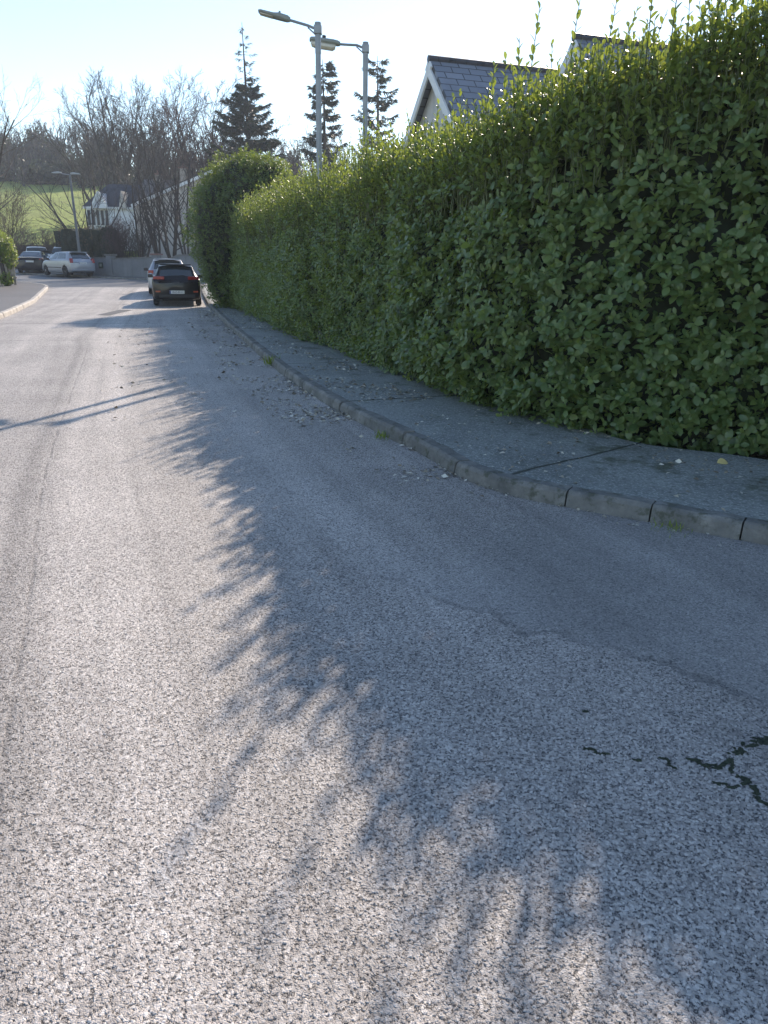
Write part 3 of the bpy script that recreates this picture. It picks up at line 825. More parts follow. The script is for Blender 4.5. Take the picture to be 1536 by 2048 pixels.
# ------------------------------------------------------------------ leaf clouds for shrubs
def cloud(L, C, rad, n, size, tmpl=T_FAR, nl=6, seed=0, yng_top=0.6, clump=0.22, spread=(25, 80), fill=0.72, box=False):
    """leaf rosettes spread through the outer part of a lumpy ellipsoid (or box)"""
    C = np.asarray(C, float); rad = np.asarray(rad, float)
    if box:
        D = rng.uniform(-1, 1, (n, 3)); f = np.argmax(np.abs(D), 1); D[np.arange(n), f] = np.sign(D[np.arange(n), f])
        rr = rng.uniform(fill, 1.0, n)
    else:
        D = nrm(rng.normal(0, 1, (n, 3))); rr = rng.uniform(fill, 1.0, n)
    Nn = nrm(D / rad)
    lump = 1 + clump * vnoise(D * 2.2 + seed * 7, 1.0, seed) + clump * 0.6 * vnoise(D * 4.5 + seed * 3, 1.0, seed + 1)
    P = C + D * rad * (rr * lump)[:, None]
    ax = Nn * 0.7 + np.array([[0, 0, 0.6]]) + rng.normal(0, 0.35, (n, 3))
    yng = np.clip((D[:, 2] + 0.1), 0, 1) * yng_top * rng.random(n)
    shoots(L, P, ax, nl, size * 1.1, size, tmpl, yng, spread)
def core_blob(name, C, rad, parent, mat, seed=0, box=False, k=0.72):  # added solid dark filler in place of the shaded inside of a shrub
    bm = bmesh.new()
    if box:
        bmesh.ops.create_cube(bm, size=2); bmesh.ops.subdivide_edges(bm, edges=bm.edges[:], cuts=6, use_grid_fill=True)
    else: bmesh.ops.create_icosphere(bm, subdivisions=4, radius=1)
    Vv = np.array([v.co[:] for v in bm.verts])
    n = vnoise(Vv * 2.5 + seed, 1.0, seed)
    for v, nn in zip(bm.verts, n):
        v.co = Vector(np.asarray(v.co) * np.asarray(rad) * k * (1 + 0.2 * nn) + np.asarray(C))
    me = bpy.data.meshes.new(name); bm.to_mesh(me); bm.free(); me.materials.append(mat)
    o = bpy.data.objects.new(name, me); COL.objects.link(o)
    if parent: o.parent = parent
    return o

# the taller rounded bush at the far end of the hedge
bush = empty('evergreen_bush', (-4.72, 26.2, 0.0))
tag(bush, 'tall rounded dark evergreen bush rising above the far end of the hedge', 'bush')
L = Leaves()
for q, (c, rd, n) in enumerate([((0.15, 0.2, 3.25), (1.6, 1.7, 1.75), 4200), ((-0.75, 0.0, 2.3), (1.0, 1.5, 2.3), 3600), ((0.8, -0.2, 3.5), (1.05, 1.0, 1.2), 2000), ((-0.35, 1.6, 2.4), (1.0, 1.2, 2.1), 1500), ((-0.45, 0.3, 0.7), (0.95, 1.6, 0.85), 1500), ((0.35, -0.6, 0.9), (0.8, 1.2, 1.0), 1100)]):
    cloud(L, c, rd, n, 0.085, T_FAR, 7, q + 3, 0.6)
    core_blob('solid_core', c, rd, bush, M['core'], q)
L.build('foliage', M['bushleaf'], bush)

# garden shrub over the left fence
gs = empty('garden_shrub', (-18.05, 37.0, 0.17))
tag(gs, 'bright green leafy shrub spilling over the wooden fence at the left edge', 'shrub')
L = Leaves()
for q, (c, rd, n) in enumerate([((-0.35, 0, 1.85), (0.85, 0.9, 0.72), 900), ((0.32, -0.1, 1.35), (0.38, 0.5, 0.62), 380), ((0.2, -0.35, 0.30), (0.34, 0.3, 0.3), 130), ((-1.2, -0.1, 1.9), (1.0, 1.0, 0.7), 500)]):
    cloud(L, c, rd, n, 0.085, T_NEAR, 6, q + 20, 0.9)
core_blob('solid_core', (-0.5, 0, 1.7), (0.9, 0.8, 0.7), gs, M['core'], 4)
L.build('foliage', M['gardenleaf'], gs)

# ------------------------------------------------------------------ wooden fence at the left edge
fe = empty('wooden_fence', (-18.2, 36.9, 0.17))
tag(fe, 'weathered wooden fence with a dark leaning post at the left pavement', 'fence')
mwood = m_plain('weathered_wood', (0.30, 0.26, 0.21), 0.85, var=0.3, nscale=5, bumpd=0.004)
mpost = m_plain('dark_post', (0.06, 0.045, 0.04), 0.85, var=0.3, nscale=5, bumpd=0.004)
b = MB()
for k in range(9):
    b.box((0.62 - k * 0.13, -0.02 + 0.012 * (k % 2), 0.60 + 0.03 * math.sin(k * 2.1)), (0.122, 0.02, 1.16 + 0.05 * math.sin(k * 3.7)), bev=0.004)
b.box((0.05, 0.04, 0.35), (1.3, 0.03, 0.08)).box((0.05, 0.04, 0.95), (1.3, 0.03, 0.08))
b.build('board_panel', mwood, fe)
MB().box((0.16, -0.12, 0.95), (0.16, 0.14, 1.95), ry=-0.10, bev=0.01).build('post', mpost, fe)
MB().box((0.30, -0.10, 1.0), (0.10, 0.10, 1.85), ry=-0.10, bev=0.01).build('post', mwood, fe)

# ------------------------------------------------------------------ bare trees
def bare_tree_parts(seed, H, n_stems=4, trunk_r=0.2, fork=0.12, spread=0.55, levels=3, kids=(7, 6, 5), twig_r=0.007, up=0.10, lean=(0, 0), trunk_k=7):
    rg = np.random.default_rng(seed)
    tr = Tubes(); cr = Tubes()
    def branch(p, d, Lh, r, lvl):
        n = 6 if lvl == 0 else (5 if lvl < levels else 4)
        pts = [p]; dd = d
        for q in range(n - 1):
            dd = dd + rg.normal(0, 0.10 + 0.05 * lvl, 3); dd[2] += up
            dd = dd / np.linalg.norm(dd)
            p = p + dd * Lh / (n - 1); pts.append(p)
        tip = r * (0.35 if lvl < levels else 0.6)
        rr = np.linspace(r, max(tip, twig_r * 0.7), n)
        (tr if lvl == 0 else cr).add(pts, rr, trunk_k if lvl == 0 else (5 if lvl == 1 else 3))
        if lvl >= levels: return
        k = kids[lvl]
        for c in range(k):
            t = 0.22 + 0.78 * (c + rg.random()) / k
            f = t * (n - 1); i0 = min(int(f), n - 2); a = f - i0
            bp = pts[i0] * (1 - a) + pts[i0 + 1] * a
            bd = nrm(pts[i0 + 1] - pts[i0])
            rv = nrm(np.cross(bd, rg.normal(0, 1, 3)))
            ang = math.radians(rg.uniform(22, 52))
            nd = bd * math.cos(ang) + rv * math.sin(ang)
            branch(bp, nd, Lh * rg.uniform(0.34, 0.56) * (1.15 - 0.5 * t), max(twig_r, r * (1 - 0.6 * t) * 0.55), lvl + 1)
    base = np.array([0, 0, -0.3]); fh = H * fork
    if n_stems > 1 or fork > 0.05:
        tr.add([base, np.array([0.02, 0, fh * 0.5]), np.array([lean[0] * fh, lean[1] * fh, fh])], [trunk_r * 1.25, trunk_r, trunk_r * 0.9], 8)
    for s_ in range(n_stems):
        az = s_ * 6.283 / n_stems + rg.uniform(-0.5, 0.5); sp = spread * rg.uniform(0.35, 1.0)
        d = nrm(np.array([math.cos(az) * sp + lean[0], math.sin(az) * sp + lean[1], 1.0]))
        branch(np.array([lean[0] * fh, lean[1] * fh, fh * 0.9]), d, (H - fh) * rg.uniform(0.72, 0.9), trunk_r * (0.75 if n_stems > 1 else 0.95), 0)
    return tr, cr
def bare_tree(name, seed, loc, label, group=None, twig='twig', cat='tree', **kw):
    z = zts(loc[0], loc[1])
    e = empty(name, (loc[0], loc[1], z), rng.uniform(0, 6.28) if kw.pop('spin', True) else 0)
    tag(e, label, cat, group)
    tr, cr = bare_tree_parts(seed, **kw)
    tr.build('trunk', M['bark'], e); cr.build('crown', M[twig], e)
    return e
GB = 'bare winter trees behind the far wall'
bare_tree('bare_tree', 1, (-29.4, 87), 'tallest bare tree, a wide fan of pale fine twigs behind the lamp post', GB, H=16.3, n_stems=6, trunk_r=0.20, spread=0.62, kids=(9, 7, 6), twig_r=0.016)
bare_tree('bare_tree', 2, (-23.6, 82), 'bare tree with dense upright twigs above the small white house', GB, twig='twig', H=13.3, n_stems=6, trunk_r=0.15, spread=0.55, kids=(9, 7, 6), twig_r=0.016)
bare_tree('bare_tree', 3, (-18.5, 77), 'broad bare tree with brownish twigs standing over the cream gable roof', GB, twig='twigpurple', H=14.0, n_stems=6, trunk_r=0.15, spread=0.6, kids=(9, 7, 6), twig_r=0.016)
bare_tree('bare_tree', 4, (-15.4, 80), 'bare rounded tree just left of the tall spiky conifer', GB, H=13.3, n_stems=6, trunk_r=0.13, spread=0.75, kids=(8, 7, 6), twig_r=0.016)
bare_tree('bare_tree', 5, (-22.6, 61.2), 'low bare tree with long branches slanting left above the double lamp', GB, H=8.7, n_stems=6, trunk_r=0.11, spread=1.1, kids=(6, 5, 4), twig_r=0.008, lean=(-0.35, 0), spin=False, fork=0.08)
bare_tree('bare_tree', 6, (-26.6, 85), 'bare tree with dark dense twigs between the tallest tree and the white house', GB, H=13.1, n_stems=6, trunk_r=0.15, spread=0.55, kids=(9, 7, 6), twig_r=0.016)
bare_tree('bare_tree', 7, (-22.0, 43.0), 'bare tree at the left edge behind the wooden fence', GB, twig='twigpale', H=9.9, n_stems=6, trunk_r=0.09, spread=0.55, kids=(8, 6, 5), twig_r=0.006)
bare_tree('bare_tree', 8, (-33.5, 92), 'bare tree on the grass slope with thin grey limbs left of the tallest tree', GB, H=11.0, n_stems=6, trunk_r=0.14, spread=0.7, kids=(8, 6, 5), twig_r=0.016)
bare_tree('bare_tree', 9, (-9.2, 79), 'bare rounded tree top showing just above the hedge right of the tall conifer', GB, twig='twigpurple', H=12.2, n_stems=6, trunk_r=0.14, spread=0.85, kids=(8, 7, 6), twig_r=0.016)
bare_tree('bare_tree', 10, (-5.0, 78), 'low bare shrubby tree between the lamp posts above the hedge', GB, H=11.5, n_stems=6, trunk_r=0.12, spread=0.8, kids=(8, 6, 5), twig_r=0.016)
bare_tree('bare_tree', 19, (-13.0, 80), 'bare bushy tree at the foot of the tall spiky conifer', GB, H=11.3, n_stems=6, trunk_r=0.13, spread=0.9, kids=(8, 7, 5), twig_r=0.016)
# slim stems in front of the cream gable
GS = 'slim bare trees in front of the cream gable'
for q, (x, y, H, ns, lab) in enumerate([
        (-16.1, 52.0, 6.4, 3, 'slim bare tree left of the cream gable, nearest the purple shrub'),
        (-15.0, 51.6, 7.4, 4, 'slim many-stemmed bare tree against the left half of the cream gable'),
        (-13.9, 51.2, 8.0, 4, 'thick-stemmed bare tree in front of the middle of the cream gable'),
        (-12.9, 50.9, 8.4, 4, 'dark forked bare tree before the right half of the cream gable'),
        (-11.9, 50.4, 8.2, 3, 'slim bare tree nearest the hedge, before the cream gable'),
        (-14.5, 53.2, 7.0, 3, 'thin pale bare tree close to the cream gable wall')]):
    bare_tree('slim_tree', 40 + q, (x, y), lab, GS, twig='twig', H=H, n_stems=ns, trunk_r=0.12, fork=0.05, spread=0.24, kids=(7, 4, 3), twig_r=0.006, up=0.16, trunk_k=6)
# purple twiggy shrub by the wall, and brown ones
def twig_shrub(name, seed, loc, label, H, twig, ns=14, spread=0.6, group=None):
    return bare_tree(name, seed, loc, label, group, twig=twig, cat='shrub', H=H, n_stems=ns, trunk_r=0.035, fork=0.03, spread=spread, kids=(7, 6, 4), twig_r=0.006, up=0.12, trunk_k=4)
twig_shrub('bare_shrub', 60, (-17.7, 52.4), 'dense purple-grey twiggy shrub above the garden wall', 3.6, 'twigpurple', 18, 0.5, 'bare shrubs behind the wall')
twig_shrub('bare_shrub', 61, (-16.7, 52.6), 'thin brown twiggy shrub left of the slim bare trees', 3.0, 'twig', 12, 0.5, 'bare shrubs behind the wall')
twig_shrub('bare_shrub', 62, (-26.6, 62.5), 'grey-brown bare shrub between the dark car and the field', 3.2, 'twigpale', 16, 0.8, 'bare shrubs behind the wall')
twig_shrub('bare_shrub', 63, (-30.0, 63.5), 'wide olive-brown bare shrub below the grass field, left of the parked cars', 3.2, 'twigpale', 18, 0.9, 'bare shrubs behind the wall')
twig_shrub('bare_shrub', 64, (-24.6, 63.5), 'arching bare shrub behind the white van', 3.0, 'twigpale', 14, 0.9, 'bare shrubs behind the wall')
twig_shrub('bare_shrub', 65, (-22.4, 45.5), 'tangled bare bush low at the left edge, beyond the fence', 5.2, 'twigpale', 16, 0.7, 'bare shrubs behind the wall')

# brown clipped hedge pieces and dark columns behind the wall
def clipped(loc, rad, label, mat, seed, n=900, size=0.07):
    z = zts(loc[0], loc[1])
    e = empty('clipped_shrub', (loc[0], loc[1], z)); tag(e, label, 'shrub', 'clipped shrubs behind the silver car')
    L = Leaves(); cloud(L, (0, 0, rad[2]), rad, n, size, T_FAR, 6, seed, 0.7, 0.12, box=True, fill=0.75)
    core_blob('solid_core', (0, 0, rad[2]), rad, e, M['core'], seed, box=True, k=0.85)
    L.build('foliage', M[mat], e)
clipped((-22.4, 56.6), (0.75, 0.7, 1.55), 'dark green-black clipped shrub right behind the white van', 'darkleaf', 71)
clipped((-21.0, 55.6), (0.5, 0.6, 1.55), 'brown leafy clipped shrub behind the double lamp post', 'beechleaf', 72)
clipped((-19.9, 54.9), (0.42, 0.6, 1.55), 'narrow dark clipped shrub just right of the double lamp post', 'darkleaf', 73)
clipped((-18.95, 54.3), (0.5, 0.6, 1.6), 'rusty brown clipped shrub left of the purple twiggy shrub', 'beechleaf', 74)
clipped((-23.7, 58.2), (0.6, 0.6, 1.5), 'mottled brown clipped shrub behind the roof of the white van', 'beechleaf', 75)

# ------------------------------------------------------------------ conifers
def conifer(seed, loc, H, r_max, label, spire=0.0, base=0.08, density=1.0, asym=0.0, pw=0.6):
    rg = np.random.default_rng(seed); z = zts(*loc)
    e = empty('conifer', (loc[0], loc[1], z)); tag(e, label, 'conifer', 'conifers behind the hedge')
    tr = Tubes(); tr.add([(0, 0, -0.3), (0.05, 0, H * 0.4), (0.0, 0.05, H * 0.75), (-0.12, 0, H)], [0.28, 0.2, 0.1, 0.02], 8)
    br = Tubes(); L = Leaves()
    zb = H * base
    while zb < H * 0.99:
        t = (zb / H - base) / (1 - base)
        if spire and t > 1 - spire:
            q = (t - (1 - spire)) / spire
            rr = r_max * (0.26 * (1 - q) + 0.03); nb = rg.integers(2, 4); thin = 0.30
        else:
            te = t / (1 - spire) if spire else t
            rr = r_max * (0.55 + 0.45 * min(1, te * 3.2)) * max(0.10, (1 - te) ** pw + 0.04); nb = int(rg.integers(8, 13) * density); thin = 1.0
        for b_ in range(nb):
            az = rg.uniform(0, 6.283)
            ln = rr * rg.choice([0.5, 0.7, 0.85, 1.0, 1.0, 1.2]) * rg.uniform(0.85, 1.1) * (1 + asym * math.cos(az))
            ln = max(ln, 0.25)
            droop = rg.uniform(0.02, 0.30) * (1 if thin == 1.0 else 1.6)
            us = np.linspace(0, 1, 6)
            dx = us * ln; dz = -droop * ln * np.sin(us * 2.4) + 0.20 * ln * us ** 2 + rg.normal(0, 0.03) * ln
            zj = zb + rg.uniform(-0.03, 0.03) * H * (1 if thin == 1 else 0.3)
            P = np.c_[np.cos(az) * dx, np.sin(az) * dx, zj + dz]
            br.add(P, np.linspace(0.035 * (0.4 + ln / 4), 0.008, 6), 3)
            m = int(ln * 82 * thin * density) + 6
            f = rg.uniform(0.12 if thin == 1 else 0.3, 1.02, m) ** 0.8
            C = np.c_[np.interp(f, us, P[:, 0]), np.interp(f, us, P[:, 1]), np.interp(f, us, P[:, 2])]
            side = rg.choice([-1, 1], m)[:, None] * np.array([[-math.sin(az), math.cos(az), 0]])
            A = np.array([[math.cos(az), math.sin(az), 0.12]]) * 0.8 + side * rg.uniform(0.2, 1.0, (m, 1)) + rg.normal(0, 0.2, (m, 3))
            A[:, 2] -= rg.uniform(0, 0.75, m)
            L.add(C, A, np.array([[0, 0, 1.0]]) + rg.normal(0, 0.5, (m, 3)), rg.uniform(0.25, 0.62, m) * (0.7 if thin < 1 else 1), T_NEEDLE, 0.2 * rg.random(m), 1.0 if thin == 1 else 0.7)
        zb += H * (0.034 if thin == 1 else 0.020) * rg.uniform(0.6, 1.4)
    tr.build('trunk', M['bark'], e); br.build('branch', M['bark'], e)['kind'] = 'stuff'; L.build('foliage', M['needle'], e)
conifer(11, (-12.5, 72.5), 19.0, 4.9, 'tall dark conifer with a sparse crooked spire, left of the lamp posts', spire=0.26, pw=0.62)
conifer(12, (-5.9, 74), 17.2, 2.2, 'medium conifer straight behind the first lamp post', spire=0.0, density=0.8, pw=0.42)
conifer(13, (-1.15, 74), 17.6, 3.9, 'ragged pale conifer right behind the second lamp post', spire=0.0, density=0.6, asym=-0.15, pw=0.6)

# ------------------------------------------------------------------ far wood on top of the hill: one mass
rgw = np.random.default_rng(5)
tw = Tubes(); Lw = Leaves()
for q in range(64):
    x = rgw.uniform(-115, 10); y = rgw.uniform(132, 166)
    if q < 34: x = rgw.uniform(-86, -42); y = rgw.uniform(138, 168)
    z = zts(x, y); H = rgw.uniform(6.5, 11)
    a, c = bare_tree_parts(200 + q, H, n_stems=4, trunk_r=0.25, spread=0.6, kids=(6, 5), levels=2, twig_r=0.035, trunk_k=4)
    for t_ in (a, c):
        for key, lst in t_.b.items():
            for pts, rad in lst: tw.add(pts + np.array([x, y, z]), np.maximum(rad, 0.03), 3)
    if q % 3 != 0:
        hh = H * rgw.uniform(0.45, 0.8); rr = rgw.uniform(1.6, 3.2)
        cloud(Lw, (x, y - 1, z + hh * 0.55), (rr, rr, hh * 0.55), 420, 0.75, T_FAR, 4, 300 + q, 0.3, 0.35, fill=0.2)
for q in range(46):
    x = rgw.uniform(-110, 5) if q > 24 else -92 + q * 2.3; y = rgw.uniform(136, 150); z = zts(x, y)
    cloud(Lw, (x, y, z + 1.4), (2.6, 1.8, rgw.uniform(1.5, 3.4)), 260, 0.7, T_FAR, 4, 500 + q, 0.3, 0.4, fill=0.15)
fw = empty('far_wood', (-60, 160, zts(-60, 160)))
tag(fw, 'hazy wood of bare and ivy-clad trees along the top of the grass hill', 'wood', kind='stuff')
off = np.array(fw.location)
V1, F1 = tw.arrays(); 
o1 = mesh_np('bare_branches', V1 - off, None, F1, M['twig'], fw); o1['kind'] = 'stuff'
o2 = Lw.build('ivy_foliage', M['ivy'], fw); o2.data.transform(Matrix.Translation(-Vector(off))); o2['kind'] = 'stuff'

# ------------------------------------------------------------------ houses
def m_render(name, col, var=0.12):
    m, nt, out = new_mat(name)
    co = worldco(nt)
    n1 = noise(nt, co, 0.7, 6, 0.65); n2 = noise(nt, co, 25, 3)
    mp = N(nt, 'ShaderNodeMapping'); nt.links.new(co, mp.inputs[0]); mp.inputs['Scale'].default_value = (3, 3, 0.25)
    n3 = noise(nt, mp.outputs[0], 1.5, 5, 0.6)
    c = ramp(nt, n1, [(0.3, tuple(x * (1 - var) for x in col)), (0.7, tuple(min(1, x * (1 + var)) for x in col))])
    c = mixc(nt, math_n(nt, 'MULTIPLY', smooth01(nt, n3, 0.52, 0.72), 0.35), c, tuple(x * 0.55 for x in col))
    principled(nt, out, c, 0.85, 0, 0.3, 0, bump(nt, n2, 0.6, 0.01))
    return m
def m_slate(name, a, b, sx=0.5, sy=0.26, gap=(0.035, 0.035, 0.04), rough=0.5):
    m, nt, out = new_mat(name)
    co = objco(nt)
    br = N(nt, 'ShaderNodeTexBrick'); nt.links.new(co, br.inputs['Vector'])
    br.inputs['Color1'].default_value = (*a, 1); br.inputs['Color2'].default_value = (*b, 1); br.inputs['Mortar'].default_value = (*gap, 1)
    br.inputs['Scale'].default_value = 1.0; br.inputs['Brick Width'].default_value = sx; br.inputs['Row Height'].default_value = sy
    br.inputs['Mortar Size'].default_value = 0.014; br.inputs['Bias'].default_value = 0.0
    n1 = noise(nt, co, 1.2, 5, 0.65)
    c = mixc(nt, math_n(nt, 'MULTIPLY', smooth01(nt, n1, 0.45, 0.7), 0.4), br.outputs['Color'], tuple(x * 0.65 for x in a))
    sp = N(nt, 'ShaderNodeSeparateXYZ'); nt.links.new(co, sp.inputs[0])
    saw = math_n(nt, 'FRACT', math_n(nt, 'DIVIDE', sp.outputs[1], sy))
    h = math_n(nt, 'SUBTRACT', math_n(nt, 'MULTIPLY', saw, 0.6), math_n(nt, 'MULTIPLY', br.outputs['Fac'], 0.7))
    principled(nt, out, c, rough, 0, 0.4, 0, bump(nt, h, 1.0, 0.03))
    return m
M['slate'] = m_slate('roof_slate', (0.17, 0.185, 0.22), (0.23, 0.245, 0.285))
M['tile'] = m_slate('brown_roof_tile', (0.10, 0.085, 0.08), (0.14, 0.115, 0.10), 0.3, 0.32)
M['darktile'] = m_slate('dark_roof_tile', (0.05, 0.05, 0.06), (0.07, 0.07, 0.085), 0.3, 0.3)
M['striperoof'] = m_slate('banded_roof_tile', (0.16, 0.14, 0.13), (0.20, 0.17, 0.15), 4.0, 0.42, (0.04, 0.035, 0.035))
M['cream'] = m_render('cream_render', (0.56, 0.51, 0.46))
M['whiterender'] = m_render('white_render', (0.75, 0.76, 0.80), 0.05)
M['greyrender'] = m_render('grey_render', (0.66, 0.65, 0.64))
M['whitewood'] = m_plain('white_painted_wood', (0.78, 0.78, 0.78), 0.5, var=0.04)
M['winglass'] = m_plain('window_glass', (0.02, 0.025, 0.035), 0.25, var=0.3, spec=0.25)
M['wallgrey'] = m_render('grey_wall_render', (0.21, 0.22, 0.235), 0.2)
M['coping'] = m_plain('coping_stone', (0.17, 0.165, 0.16), 0.8, var=0.25, nscale=3, bumpd=0.01)
M['redcap'] = m_plain('reddish_cap', (0.22, 0.13, 0.115), 0.8, var=0.2, nscale=3)
M['copper'] = m_plain('chimney_render', (0.38, 0.33, 0.29), 0.85, var=0.2, nscale=3)

def slab(name, parent, org, xdir, ydir, L, W, th, mat):
    """roof plane: org = ridge start, xdir along the ridge, ydir down the slope"""
    x = Vector(xdir).normalized(); y = Vector(ydir).normalized(); zz = x.cross(y)
    if zz.z < 0: zz = -zz
    m = MB()
    m.box((L / 2, W / 2, -th / 2), (L, W, th))
    o = m.build(name, mat, parent)
    if x.cross(y).dot(zz) < 0:
        o.data.transform(Matrix.Diagonal((1, 1, -1, 1)).inverted() if False else Matrix.Identity(4))
        # left-handed: mirror the mesh across x and start from the other end
        Mx = Matrix((-x, y, zz)).transposed().to_4x4(); Mx.translation = Vector(org) + x * L
    else:
        Mx = Matrix((x, y, zz)).transposed().to_4x4(); Mx.translation = Vector(org)
    o.matrix_local = Mx
    return o

def gable_wing(parent, apex, r, length, hw, pitch, zbase, wallm, roofm, over=0.25, eave=0.3, board=0.2):
    """apex is local to parent; r = horizontal ridge direction (unit); the gable end stands at apex"""
    r = Vector((r[0], r[1], 0)); g = Vector((r.y, -r.x, 0)); A = Vector(apex); tp = math.tan(pitch)
    ez = A.z - hw * tp - 0.12
    m = MB()
    Aw = A + r * over - Vector((0, 0, 0.16))
    pts = [Aw - g * hw + Vector((0, 0, zbase - Aw.z)), Aw + g * hw + Vector((0, 0, zbase - Aw.z)), Aw + g * hw - Vector((0, 0, hw * tp)), Aw, Aw - g * hw - Vector((0, 0, hw * tp))]
    m.prism(pts, r * (length - over))
    m.build('wall', wallm, parent)
    W = (hw + eave) / math.cos(pitch)
    for sgn in (1, -1):
        slab('roof', parent, A, r, (g * sgn * math.cos(pitch) - Vector((0, 0, math.sin(pitch)))), length, W, 0.09, roofm)
    for sgn in (1, -1):
        y = (g * sgn * math.cos(pitch) - Vector((0, 0, math.sin(pitch)))); nz = g * sgn * math.sin(pitch) + Vector((0, 0, math.cos(pitch)))
        m = MB(); m.box((0, W / 2, -0.10 - board / 2), (0.05, W, board))
        o = m.build('bargeboard', M['whitewood'], parent)
        Mx = Matrix((nz.cross(-y) * 1.0, y, nz)).transposed().to_4x4()
        xx = y.cross(nz); Mx = Matrix((xx, y, nz)).transposed().to_4x4(); Mx.translation = A - r * 0.027 + Vector((0, 0, 0.005))
        o.matrix_local = Mx
    m = MB(); m.tube([A - r * 0.05 + Vector((0, 0, 0.0)), A + r * length], 0.09, 8); m.build('ridge_cap', M['darktile'], parent)

# house behind the tall hedge on the right
hr = (0.945, 0.327); e = empty('house', (3.0, 21.5, 0.0))
tag(e, 'grey slate-roofed house with two white-edged gables behind the tall hedge', 'house')
hp = np.array(e.location)
gable_wing(e, np.array((0.98, 22.0, 6.50)) - hp, hr, 9.0, 3.1, R(42.5), 0.0, M['greyrender'], M['slate'])
gable_wing(e, np.array((4.22, 19.9, 6.52)) - hp, hr, 10.0, 2.5, R(41.0), 0.0, M['greyrender'], M['slate'])
slab('link_roof', e, np.array((3.40, 19.3, 5.26)) - hp, (0.93, 0.33, 0.10), (0.28, -0.80, -0.52), 1.5, 1.6, 0.07, M['slate'])

# cream gable house beyond the wall
e = empty('gable_house', (-13.0, 60.0, zts(-13, 60))); hp = np.array(e.location)
tag(e, 'large cream rendered house showing one broad gable wall behind slim bare trees', 'house')
gable_wing(e, np.array((-12.6, 60.0, 7.95)) - hp, (0.06, 0.998), 10.0, 6.5, R(21.0), -0.3, M['cream'], M['tile'], over=0.15, board=0.22)
# house with banded roof and chimneys behind it
e = empty('banded_roof_house', (-19.6, 73.0, zts(-19.6, 73))); hp = np.array(e.location)
tag(e, 'house with a banded brown roof and pale chimneys, half hidden behind bare trees', 'house')
zb = 0.0; ztop = 8.35 - hp[2]
MB().box((0, 2.5, (5.9 - hp[2]) / 2 - 0.2), (6.0, 5.0, 5.9 - hp[2] + 0.4)).build('wall', M['cream'], e)
slab('roof', e, (-3.2, 2.5, ztop), (1, 0, 0), (0, -2.9, -2.3), 6.4, 3.7, 0.12, M['striperoof'])
slab('roof', e, (-3.2, 2.5, ztop), (1, 0, 0), (0, 2.9, -2.3), 6.4, 3.7, 0.12, M['striperoof'])
for cx_, hh in ((-1.8, 0.25), (0.55, 0.85)):
    c_ = MB().box((cx_, 2.5, ztop + hh / 2 - 0.3), (0.62, 0.55, 0.9 + hh), bev=0.01).build('chimney', M['copper'], e)
    MB().box((cx_, 2.5, ztop + hh + 0.19), (0.74, 0.66, 0.12)).tube([(cx_, 2.5, ztop + hh + 0.2), (cx_, 2.5, ztop + hh + 0.55)], 0.11, 10).build('chimney_pot', M['redcap'], c_)

# small white house with pediments
zg = zts(-26.5, 76); e = empty('white_house', (-26.0, 75.0, zg)); hp = np.array(e.location)
tag(e, 'small white house with a pointed white pediment over tall dark windows', 'house')
def W(x, y, z): return (x - hp[0], y - hp[1], z - hp[2])
MB().box(W(-25.6, 78.0, (zg + 5.75) / 2 - 0.3), (5.4, 5.6, 5.75 - zg + 0.6)).build('wall', M['whiterender'], e)
MB().box(W(-25.6, 75.05, 5.82), (5.8, 0.16, 0.2)).build('eaves_board', M['whitewood'], e)
m = MB()
x0, x1, y0, y1, ze, zr = -28.6, -22.6, 74.95, 81.1, 5.9, 8.1
p = [W(x0, y0, ze), W(x1, y0, ze), W(x1, y1, ze), W(x0, y1, ze)]; ra = W(-27.0, 78, zr); rb_ = W(-23.9, 78, zr)
m.poly([p[0], p[1], rb_, ra]); m.poly([p[2], p[3], ra, rb_]); m.poly([p[1], p[2], rb_]); m.poly([p[3], p[0], ra]); m.poly(list(reversed(p)))
m.build('roof', M['darktile'], e)
m = MB().prism([W(-27.55, 74.6, 5.75), W(-26.05, 74.6, 5.75), W(-26.8, 74.6, 7.15)], (0, 2.6, 0)); pe = m.build('pediment', M['whiterender'], e)
m = MB()
for sgn in (-1, 1):
    m.box(W(-26.8 + sgn * 0.40, 74.52, 6.46), (0.13, 0.14, 1.62), ry=sgn * -0.495)
m.build('bargeboard', M['whitewood'], pe)
m = MB().prism([W(-25.05, 74.7, 5.75), W(-24.35, 74.7, 5.75), W(-24.75, 74.7, 7.3)], (0, 2.6, 0)); m.build('pediment', M['cream'], e)
for k in range(5):
    xw = -28.05 + 0.42 * k
    f = MB().box(W(xw, 75.16, 4.95), (0.36, 0.1, 1.45)).build('window', M['whitewood'], e)
    MB().box(W(xw, 75.09, 4.95), (0.25, 0.05, 1.32)).build('pane', M['winglass'], f)

